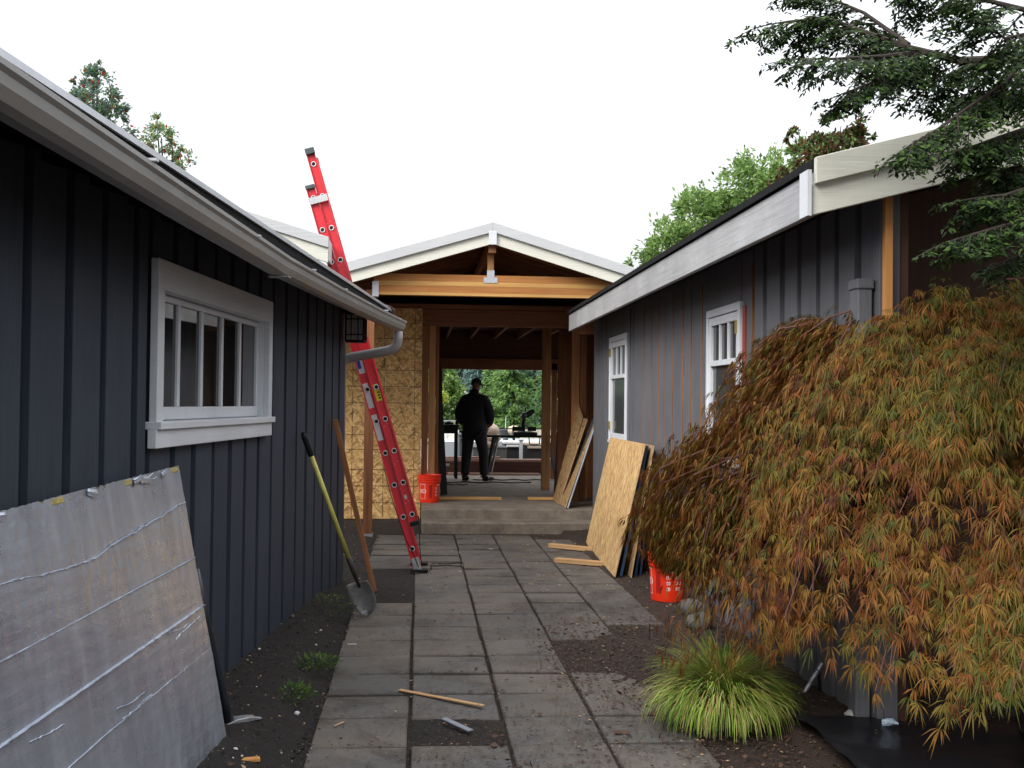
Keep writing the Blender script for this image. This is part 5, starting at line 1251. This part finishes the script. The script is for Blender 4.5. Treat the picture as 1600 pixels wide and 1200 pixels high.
def saw():
    Y_ = 20.0; q = lambda x, y: pt(x, y, Y_)
    st = thing('saw_stand', 'folding saw stand with a long dark beam and splayed legs', 'stand', (q(820, 681).x, Y_, DZ)); bx = st.location.x; hb = q(820, 681).z-DZ
    mb = MB(); mb.box(q(768, 0).x-bx, q(888, 0).x-bx, -.05, .05, hb-.03, hb+.012); mb.build('beam', M['black'], st, bevel=.004)
    for (x0, x1, y0, y1) in ((779, 766, -.04, -.35), (782, 768, .04, .38), (862, 874, -.04, -.35), (860, 872, .04, .35), ):
        mb = MB(); mb.bar((q(x0, 0).x-bx, y0, hb-.02), (q(x1, 0).x-bx, y1, .0), .045, .045); mb.build('leg', M['black'], st)
    mb = MB(); mb.bar((q(786, 0).x-bx, -.04, hb-.02), (q(774, 0).x-bx, -.30, .12), .03, .03); mb.build('brace', M['steel'], st)
    mb = MB(); mb.tube([(q(833,0).x-bx,-.09,hb-.02),(q(834,0).x-bx,-.10,hb-.14),(q(838,0).x-bx,-.10,hb-.155),(q(845,0).x-bx,-.10,hb-.155),(q(849,0).x-bx,-.10,hb-.14),(q(850,0).x-bx,-.09,hb-.02)], .010, 8); mb.build('carry_handle', M['black'], st, smooth=True)
    sx = q(828, 0).x; z0 = hb+DZ+.013; s_ = thing('mitre_saw', 'dark mitre saw with raised head standing on the saw stand', 'saw', (sx, Y_, z0))
    px = .01143
    mb = MB(); mb.box(-.22, .20, -.16, .16, 0, .055); mb.box(-.235, -.20, -.17, .17, -.008, .002); mb.box(.18, .215, -.17, .17, -.008, .002); mb.build('base', M['black'], s_, bevel=.008)
    mb = MB(); mb.lathe([(.001,.056),(.13,.056),(.13,.07),(.001,.07)], 24); mb.build('turntable', M['steel'], s_)
    mb = MB(); mb.box(-.21, -.045, .02, .045, .072, .15); mb.box(.045, .20, .02, .045, .072, .15); mb.build('fence', M['black'], s_, bevel=.004)
    mb = MB(); mb.tube([(-.215,.02,.06),(-.22,.02,.13),(-.20,.02,.17)], [.018,.016,.01], 8); mb.build('clamp', M['black'], s_, smooth=True)
    mb = MB(); mb.tube([(-.02,.12,.06),(-.03,.13,.20),(-.02,.10,.30),(.02,.06,.36)], [.035,.032,.032,.03], 10); mb.build('arm', M['black'], s_, smooth=True)
    T = Matrix.Translation((.045, .0, .385)) @ Matrix.Rotation(R(90), 4, 'X') @ Matrix.Rotation(R(10), 4, 'Y')
    mb = MB(); mb.lathe([(.001,-.018),(.115,-.018),(.118,.018),(.001,.018)], 28, 0, T); mb.v = [(v[0]*.9+.02, v[1], (v[2]-.385)*.52+.385+.45*(v[0]-.045)) for v in mb.v]; mb.build('blade_guard', M['black'], s_)
    mb = MB(); mb.tube([(-.05,.05,.33),(-.02,-.06,.36)], [.045,.045], 12); mb.build('motor', plain('saw_motor', (.05,.05,.05), .4), s_, smooth=True)
    mb = MB(); mb.tube([(.0,-.02,.42),(-.01,-.03,.47),(.02,-.03,.50),(.045,-.03,.47)], .012, 8); mb.build('handle', M['black'], s_, smooth=True)
saw()
# stacked dark red boards at the back edge of the floor
def lumber():
    n = 0
    x0, x1 = pt(686, 720, 21.2).x, pt(905, 720, 21.2).x; lm = wood('dark_red_lumber', (.05,.014,.010), (.10,.035,.022), 'x'); lp = wood('pale_red_lumber', (.30,.17,.13), (.42,.26,.20), 'x')
    names = ['lowest', 'second', 'third', 'fourth', 'fifth', 'topmost']
    for k in range(6):
        off = [.0, .12, .05, .20, .0, -.02][k]; z = DZ+.045*k+.02
        o = stick('stacked_board', '%s long dark red board of the stack at the back of the floor' % names[k], 'board', (x0+off, 21.2+.02*(k%2), z+.022), (x1-.1*((k*3)%4), 21.2+.015*(k%3), z+.022), .24, .042, lp if k == 5 else lm, group='stacked dark red boards')
    for j, (a, b, lab) in enumerate(((690, 850, 'long pale board lying in front of the red stack'), (695, 790, 'short pale board lying left on the red stack'))):
        z = DZ+.022 if j == 0 else DZ+.045*6+.045
        stick('board', lab, 'board', (pt(a, 0, 20.95).x, 20.93 if j == 0 else 21.15, z), (pt(b, 0, 20.95).x, 20.97 if j == 0 else 21.2, z), .14, .035, lp)
    r = random.Random(4)
    labs = ['short dark offcut on the floor nearest the saw stand leg', 'slanting thin offcut in the scrap right of the person', 'dark strip at the scrap pile middle', 'reddish strip at the back of the scrap', 'offcut beside the right doorway post', 'short block on the floor left of the person', 'thin batten lying under the saw', 'long slanting pale strip under the saw', 'small dark offcut behind the inner post']
    for k, (px, py, L, a) in enumerate([(788,740,.5,.1),(802,736,.7,-.15),(815,738,.5,.2),(826,735,.8,-.05),(842,739,.45,.15),(694,742,.14,.0),(832,732,.6,-.1),(820,731,.9,.12),(868,737,.3,.1)]):
        p = gpt(px, py, DZ+.012); stick('offcut', labs[k], 'offcut', (p.x-L/2*math.cos(a), p.y-L/2*math.sin(a), DZ+.012+.004*k), (p.x+L/2*math.cos(a), p.y+L/2*math.sin(a), DZ+.012+.006*k), .05, .02, lp if k in (1, 7) else lm, group='offcuts on the floor')
lumber()
mb = MB()
def wig(x0, x1, y, sd, amp=.06):
    r = random.Random(sd); N = 22; return [(x0+(x1-x0)*i/N, y+amp*math.sin(i*.9+sd)+r.uniform(-.02,.02), DZ+.007) for i in range(N+1)]
for k, (a, b, y, sd, lab) in enumerate(((690, 740, 18.35, 1, 'nearest dark cable loop on the floor left of the person'), (692, 838, 18.9, 2, 'dark cable running along the floor past the shoes'), (748, 858, 19.6, 3, 'dark cable running under the saw stand'))):
    mb = MB(); mb.tube(wig(pt(a, 0, y).x, pt(b, 0, y).x, y, sd, .10), .009, 6); tag(mb.build('cable', M['black'], smooth=True), lab, 'cable', 'cables on the breezeway floor')
# dark leaning sheet and stud inside the doorway
stick('leaning_stud', 'black stud leaning inside the left doorway post', 'stud', (.37, 16.4, DZ), (.25, 16.55, 2.2), .10, .06, M['black'], up=(0,1,0))
stick('dark_stud', 'nearly black stud leaning just left of the dark inner post', 'stud', (2.045, 16.75, DZ), (2.16, 16.9, 2.4), .04, .05, wood('near_black_wood', (.02,.01,.008),(.04,.02,.014),'y'), up=(0,1,0))
stick('brown_plank', 'brown plank leaning behind the sheets at the right of the breezeway', 'plank', (2.36, 14.9, DZ), (2.44, 15.0, 2.3), .16, .03, M['cedar_y'], up=(1,0,0))
# ------------------------------------------------------------------ the person, seen from behind
def skin_mesh(name, verts, edges, radii, mat, parent, root=0, sub=2):
    me = bpy.data.meshes.new(name); me.from_pydata(verts, edges, []); o = bpy.data.objects.new(name, me); COL.objects.link(o); o.parent = parent
    m = o.modifiers.new('skin', 'SKIN'); m.use_smooth_shade = True
    for i, v in enumerate(me.skin_vertices[0].data):
        r_ = radii[i]; v.radius = r_ if isinstance(r_, tuple) else (r_, r_); v.use_root = (i == root)
    s_ = o.modifiers.new('sub', 'SUBSURF'); s_.levels = sub; s_.render_levels = sub; me.materials.append(mat)
    dg = bpy.context.evaluated_depsgraph_get(); nm = bpy.data.meshes.new_from_object(o.evaluated_get(dg)); nm.materials.clear(); nm.materials.append(mat)
    o.modifiers.clear(); o.data = nm
    nm.polygons.foreach_set('use_smooth', [True]*len(nm.polygons)); return o
def person():
    root = thing('person', 'person in dark hooded jacket and peaked cap standing back to us in the breezeway', 'person', (.945, 19.28, DZ), (0, 0, R(-18)))
    V_, E_, Rr = [], [], []
    def add(p, r_, par=None):
        V_.append(p); Rr.append(r_)
        if par is not None: E_.append((par, len(V_)-1))
        return len(V_)-1
    pel = add((0,0,.93), (.165,.125)); ab = add((0,0,1.08), (.165,.125), pel); ch = add((0,.0,1.28), (.175,.125), ab); sh = add((0,-.01,1.42), (.13,.095), ch); nk = add((.0,.01,1.49), .058, sh); hb = add((.01,.03,1.56), (.072,.085), nk); ht = add((.015,.04,1.64), (.078,.098), hb); hc = add((.015,.03,1.70), (.06,.075), ht)
    for sg, (kx, ky, fx, fy, out) in ((-1, (-.13,.02,-.135,-.01,-.02)), (1, (.14,.05,.17,.03,.10))):
        hp = add((sg*.09,0,.86), .10, pel); kn = add((kx,ky+.02,.47), .068, hp); cf = add(((kx+fx)/2,(ky+fy)/2-.02,.30), .062, kn); an = add((fx,fy-.03,.10), .045, cf); ft = add((fx+out*.4,fy+.07,.045), (.042,.036), an); to = add((fx+out,fy+.17,.035), (.040,.026), ft)
    for sg in (-1, 1):
        s1 = add((sg*.19,-.01,1.38), .072, sh); el = add((sg*.26,-.01,1.09), .056, s1); wr = add((sg*.21,.13,.94), .042, el); ha = add((sg*.17,.18,.92), (.042,.028), wr)
        for k in range(4):
            f1 = add((sg*(.155-.0)+.0,.215,.945-.021*k), .0095, ha); add((sg*.12,.235,.943-.021*k), .0085, f1)
        t1 = add((sg*.165,.20,.965), .010, ha); add((sg*.14,.225,.985), .009, t1)
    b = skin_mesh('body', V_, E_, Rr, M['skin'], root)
    # clothing
    V_, E_, Rr = [], [], []
    a0 = add((0,0,.68), (.205,.17)); a = add((0,0,.82), (.218,.178), a0); b1 = add((0,0,.98), (.215,.170), a); b2 = add((0,-.01,1.16), (.215,.165), b1); b3 = add((0,-.01,1.32), (.205,.15), b2); b4 = add((0,-.01,1.44), (.135,.11), b3); b5 = add((0,-.0,1.505), (.09,.085), b4)
    for sg in (-1, 1):
        s1 = add((sg*.185,-.01,1.375), .095, b3); s2 = add((sg*.235,-.02,1.24), .088, s1); el = add((sg*.265,-.01,1.08), .080, s2); wr = add((sg*.21,.15,.965), .060, el); add((sg*.18,.18,.95), .052, wr)
    skin_mesh('jacket', V_, E_, Rr, M['dark_cloth'], root, 0)
    V_, E_, Rr = [], [], []
    add((0,-.06,1.47), (.11,.07)); add((.0,-.025,1.555), (.088,.075), 0); skin_mesh('hood', V_, E_, Rr, M['dark_cloth'], root)
    V_, E_, Rr = [], [], []
    pl = add((0,0,.90), (.175,.14))
    for sg, (kx, ky, fx, fy) in ((-1, (-.13,.02,-.135,-.01)), (1, (.14,.05,.17,.03))):
        hp = add((sg*.095,0,.80), .118, pl); kn = add((kx,ky+.01,.47), .088, hp); cf = add(((kx+fx)/2,(ky+fy)/2-.02,.28), .080, kn); add((fx,fy-.03,.085), .078, cf)
    skin_mesh('trousers', V_, E_, Rr, plain('dark_denim', (.013,.014,.017), .9, 0, .2, 20, .2), root)
    for sg, (fx, fy, out) in ((-1, (-.135,-.01,-.02)), (1, (.17,.03,.10))):
        V_, E_, Rr = [], [], []
        add((fx,fy-.05,.07), .050); add((fx,fy-.055,.045), (.050,.040), 0); add((fx+out*.4,fy+.08,.045), (.050,.040), 1); add((fx+out,fy+.18,.038), (.046,.030), 2); skin_mesh('boot', V_, E_, Rr, M['black'], root, 1)
    hd = (.015, .035, 1.62); hy = R(-60)
    T = Matrix.Translation(hd) @ Matrix.Rotation(hy, 4, 'Z')
    mb = MB(); mb.lathe([(.001,.118),(.040,.113),(.066,.090),(.080,.045),(.0815,.004),(.079,.0)], 24, 0, T @ Matrix.Diagonal((.93,1.08,1,1)))
    root.scale = (1.08, 1.08, 1.02)
    cp = mb.build('cap', M['dark_cloth'], root, smooth=True)
    mb = MB(); N = 10
    for i in range(N+1):
        a = -.95+1.9*i/N
        for r_, dz in ((.072,.012),(.175-.045*abs(a),.000-.012*a*a)): mb.v.append(tuple(T @ Vector((r_*math.sin(a)*.95, r_*math.cos(a)+.01, dz))))
    for i in range(N): mb.f.append((2*i,2*i+1,2*i+3,2*i+2)); mb.m.append(0)
    o = mb.build('peak', M['dark_cloth'], cp, smooth=True); o.modifiers.new('s', 'SOLIDIFY').thickness = .006
    # face: nose, eyes, mouth, ears on the turned head
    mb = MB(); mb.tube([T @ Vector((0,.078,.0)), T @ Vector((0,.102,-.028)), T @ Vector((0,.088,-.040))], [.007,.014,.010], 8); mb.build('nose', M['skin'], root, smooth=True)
    for sg in (-1, 1):
        mb = MB(); mb.lathe([(.001,.008),(.006,.006),(.009,0)], 10, 0, T @ Matrix.Translation((sg*.030,.076,-.004)) @ Matrix.Rotation(R(-90), 4, 'X')); mb.build('eye', M['white'], root, smooth=True)
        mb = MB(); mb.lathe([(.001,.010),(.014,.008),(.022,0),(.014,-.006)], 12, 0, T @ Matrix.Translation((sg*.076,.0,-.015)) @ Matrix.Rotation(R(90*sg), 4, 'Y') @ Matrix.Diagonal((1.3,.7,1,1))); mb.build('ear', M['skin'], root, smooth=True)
    mb = MB(); mb.bar(T @ Vector((-.022,.082,-.060)), T @ Vector((.022,.082,-.060)), .008, .007); mb.build('mouth', plain('lips', (.25,.09,.08), .5), root, bevel=.003)
    mb = MB(); mb.lathe([(.092,.02),(.094,-.02),(.086,-.06),(.07,-.075)], 20, 0, T @ Matrix.Translation((0,-.012,0)) @ Matrix.Diagonal((.86,.98,1,1))); mb.v = mb.v; mb.build('hair', plain('dark_hair', (.012,.009,.008), .8), root, smooth=True) if False else None
person()

# ------------------------------------------------------------------ litter, mulch, plastic, rocks
def scatter(name, n, region, sz, mats, seed, flat=.3, zoff=.006, aspect=3., weights=None, onpath=False):
    r = np.random.default_rng(seed); pts = []
    while len(pts) < n:
        x, y = r.uniform(region[0], region[1]), region[2]+(region[3]-region[2])*r.random()**1.4
        if region[4](x, y, r): pts.append((x, y))
    p = np.array(pts); z = ground_h(p[:, 0], p[:, 1]); onp = (p[:, 0] > -.49) & (p[:, 0] < 1.76); z = np.where(onp, np.maximum(z, .004), z)
    a = r.uniform(0, 6.28, n); d = np.stack([np.cos(a), np.sin(a), r.normal(0, flat*.35, n)], -1); nn = r.normal(0, flat, (n, 3))+np.array([0, 0, 1.])
    L = r.uniform(.4, 1.3, n)*sz; L *= np.where(r.random(n) < .06, 1.8, 1)
    o = leaves(name, np.concatenate([p, (z+zoff)[:, None]], 1), d, nn, L, L/aspect*r.uniform(.6, 1.5, n), mats, r.choice(len(mats), n, p=weights))
    tag(o, kind='stuff'); return o
c_dirt, c_brown, c_tan, c_red, c_pale = plain('dirt_crumb', (.030,.021,.016), .9), plain('bark_chip', (.085,.045,.030), .9), plain('wood_chip', (.34,.22,.12), .8), plain('brown_leaf', (.085,.038,.022), .8), plain('pale_scrap', (.50,.45,.38), .8)
inp = lambda x, y, r: True
def bed(x, y, r): return (x > 1.75) or (((x-1.5)/.8)**2+((y-6.9)/1.25)**2 < 1.0+.25*r.random()) or (x > 1.15 and 4.4 < y < 5.6 and x+.5*(y-4.4) > 1.4)
scatter('bark_mulch', 15000, (.8, 3.2, 4.0, 11.5, bed), .022, [c_dirt, c_brown, c_tan, c_red], 71, .5, .006, 2.6, [.28,.50,.08,.14])
scatter('soil_crumbs', 7000, (-1.4, -.46, 4.0, 14.5, inp), .014, [c_dirt, c_brown, c_tan, c_pale], 72, .6, .004, 1.6, [.62,.27,.07,.04])
def near_edge(x, y, r):
    d = min(abs((y-5.14+4.57) % .457), .457-abs((y-5.14+4.57) % .457)); dx = min(abs(x-q) for q in (-.487,-.03,.43,.885,1.34,1.76))
    return r.random() < (.9 if min(d, dx) < .022 else .10+.30*max(0, math.sin(x*3.1+y*1.7)*math.sin(y*2.3-x))+.5*(x > .7 and 5 < y < 9)+.35*(abs(x-.2) < .4 and abs(y-5.3) < .5)+.3*(y > 7.4 and y < 8.6)+.8*(abs(((x-1.55)/.72)**2+((y-6.95)/1.2)**2-1.1) < .35))
scatter('path_litter', 21000, (-.487, 1.76, 4.6, 13.5, near_edge), .012, [c_dirt, c_brown, c_tan, c_red], 73, .25, .008, 1.9, [.55,.28,.07,.10])
scatter('wood_shavings', 420, (.1, 1.8, 9.3, 13.5, inp), .035, [c_tan, c_pale], 74, .3, .009, 4.5, [.7,.3])
scatter('fallen_leaves', 260, (.3, 1.9, 4.7, 8.5, inp), .032, [c_red, c_brown], 75, .5, .010, 1.8, [.5,.5])
r = random.Random(12)
def pebble(x, y, s_, mat, name, label, cat, group=None, sink=.3):
    mb = MB(); mb.lathe([(.001,-1),(.62,-.8),(1,-.1),(.85,.55),(.4,.9),(.001,.98)], 9); sx, sy, sz = s_*r.uniform(.8,1.3), s_*r.uniform(.7,1.1), s_*r.uniform(.5,.8)
    mb.v = [(v[0]*sx*(1+.15*math.sin(v[1]*5+v[2]*3)), v[1]*sy*(1+.15*math.sin(v[0]*4)), v[2]*sz) for v in mb.v]
    z = float(ground_h(np.array([x]), np.array([y]))[0]); o = mb.build(name, mat, loc=(x, y, z+sz*(1-sink)), rot=(r.uniform(-.3,.3), r.uniform(-.3,.3), r.uniform(0,6)), smooth=True); tag(o, label, cat, group); return o
wh = plain('white_scrap', (.62,.62,.60), .6); gr = plain('grey_stone_', (.10,.092,.085), .85, 0, .3, 20, .5)
for (px, py, s_, mat, lab) in ((457,975,.016,gr,'rounded grey pebble in the soil below the shovel'), (464,1107,.016,wh,'white chip in the soil just left of the path, nearest the camera'), (501,985,.011,wh,'small white chip in the soil left of the shovel blade tip'), (494,1006,.009,wh,'tiny white chip below the others in the soil beside the path'), (405,1028,.010,wh,'small white chip in the soil close under the siding'), (466,1086,.008,wh,'tiny pale blue-white chip in the soil halfway along the bed'), (368,1187,.011,wh,'white crumb in the soil beside the foil board corner')):
    p = gpt(px, py, .03); pebble(p.x, p.y, s_, mat, 'pebble' if mat is gr else 'white_chip', lab, 'stone' if mat is gr else 'scrap')
pebble(2.02, 8.05, .12, gr, 'rock', 'grey rock under the maple edge just past the bucket, upper one', 'rock', 'rocks beneath the maple'); pebble(1.93, 7.55, .10, gr, 'rock', 'grey rock under the maple edge, nearer and lower one', 'rock', 'rocks beneath the maple')
p = gpt(1330, 1126, .03); pebble(p.x-.03, p.y-.09, .045, plain('pale_cobble', (.42,.43,.40), .8), 'cobble', 'pale round cobble at the foot of the siding corner', 'stone', sink=.15)
for (px, py, a, L, lab) in ((1208//1,1,0,0,''),): pass
p = gpt(530, 1132, .01); stick('wood_sliver', 'small pale wood sliver on the left edge paver near the camera', 'sliver', (p.x-.02, p.y-.03, .012), (p.x+.02, p.y+.04, .012), .010, .004, M['fir_y'])
p = gpt(550, 1007, .01); stick('white_sliver', 'thin white sliver on the paver edge beside the soil', 'sliver', (p.x-.03, p.y, .012), (p.x+.03, p.y+.005, .012), .007, .004, M['white'])
p = gpt(390, 1192, .04); stick('brick_scrap', 'orange wood scrap in the soil beside the foil board foot', 'scrap', (p.x-.05, p.y, .05), (p.x+.04, p.y+.02, .05), .035, .014, M['fir_bright'])
def sheeting():  # black plastic, spread wider so its colour stands in for the corner's shade
    mb = MB(); NX, NY = 44, 34
    for i in range(NX+1):
        for j in range(NY+1):
            u_, v_ = i/NX, j/NY; x = 1.75+1.9*u_; y = 3.9+1.35*v_-.12*math.sin(u_*3)
            edge = min(u_, 1-u_, v_, 1-v_); z = .085+.02*math.sin(x*7+y*3)*math.sin(y*8)+.05*max(0, 1-u_/.08)*(1-.3*math.sin(v_*9)) if True else 0
            z += .30*max(0, (u_-.45))**1.5*max(0, v_-.2)*1.6+.008*hsh(x*2.3, y*2.1)
            mb.v.append((x, y, float(z)))
    for i in range(NX):
        for j in range(NY): k = i*(NY+1)+j; mb.f.append((k, k+NY+1, k+NY+2, k+1)); mb.m.append(0)
    o = mb.build('plastic_sheet', plain('black_plastic', (.010,.010,.012), .28), smooth=True); tag(o, 'black plastic ground sheet with a raised shiny rim in the lower right corner', 'sheet')
sheeting()
p = gpt(1388, 1142, .06)
mb = MB(); mb.lathe([(.001,-.024),(.020,-.022),(.023,0),(.018,.02),(.009,.03),(.008,.038),(.001,.039)], 12); mb.v = [(v[0]*(1+.3*math.sin(v[2]*90)), v[1]*.8+.006*math.sin(v[2]*130), v[2]*1.2) for v in mb.v]
tag(mb.build('crumpled_wrapper', plain('blue_white_wrapper', (.45,.55,.75), .35, 0, .5, 60), loc=(p.x, p.y, .10), rot=(R(80), R(20), R(50)), smooth=False), 'crumpled blue and white wrapper on the black plastic sheet', 'litter')
a = gpt(1255, 1085, .03)
st = thing('metal_stake', 'black and white speckled metal stake lying slanted under the maple', 'stake', (a.x, a.y, .03)); mb = MB(); mb.tube([(0,0,0),(.11,.02,.16)], .012, 8); mb.build('rod', plain('speckled_metal', (.30,.30,.34), .35, .4, .95, 26), st)
mb = MB(); mb.tube([(.085,.015,.13),(.10,.02,-.0)], .008, 6); mb.build('leg', M['black'], st)
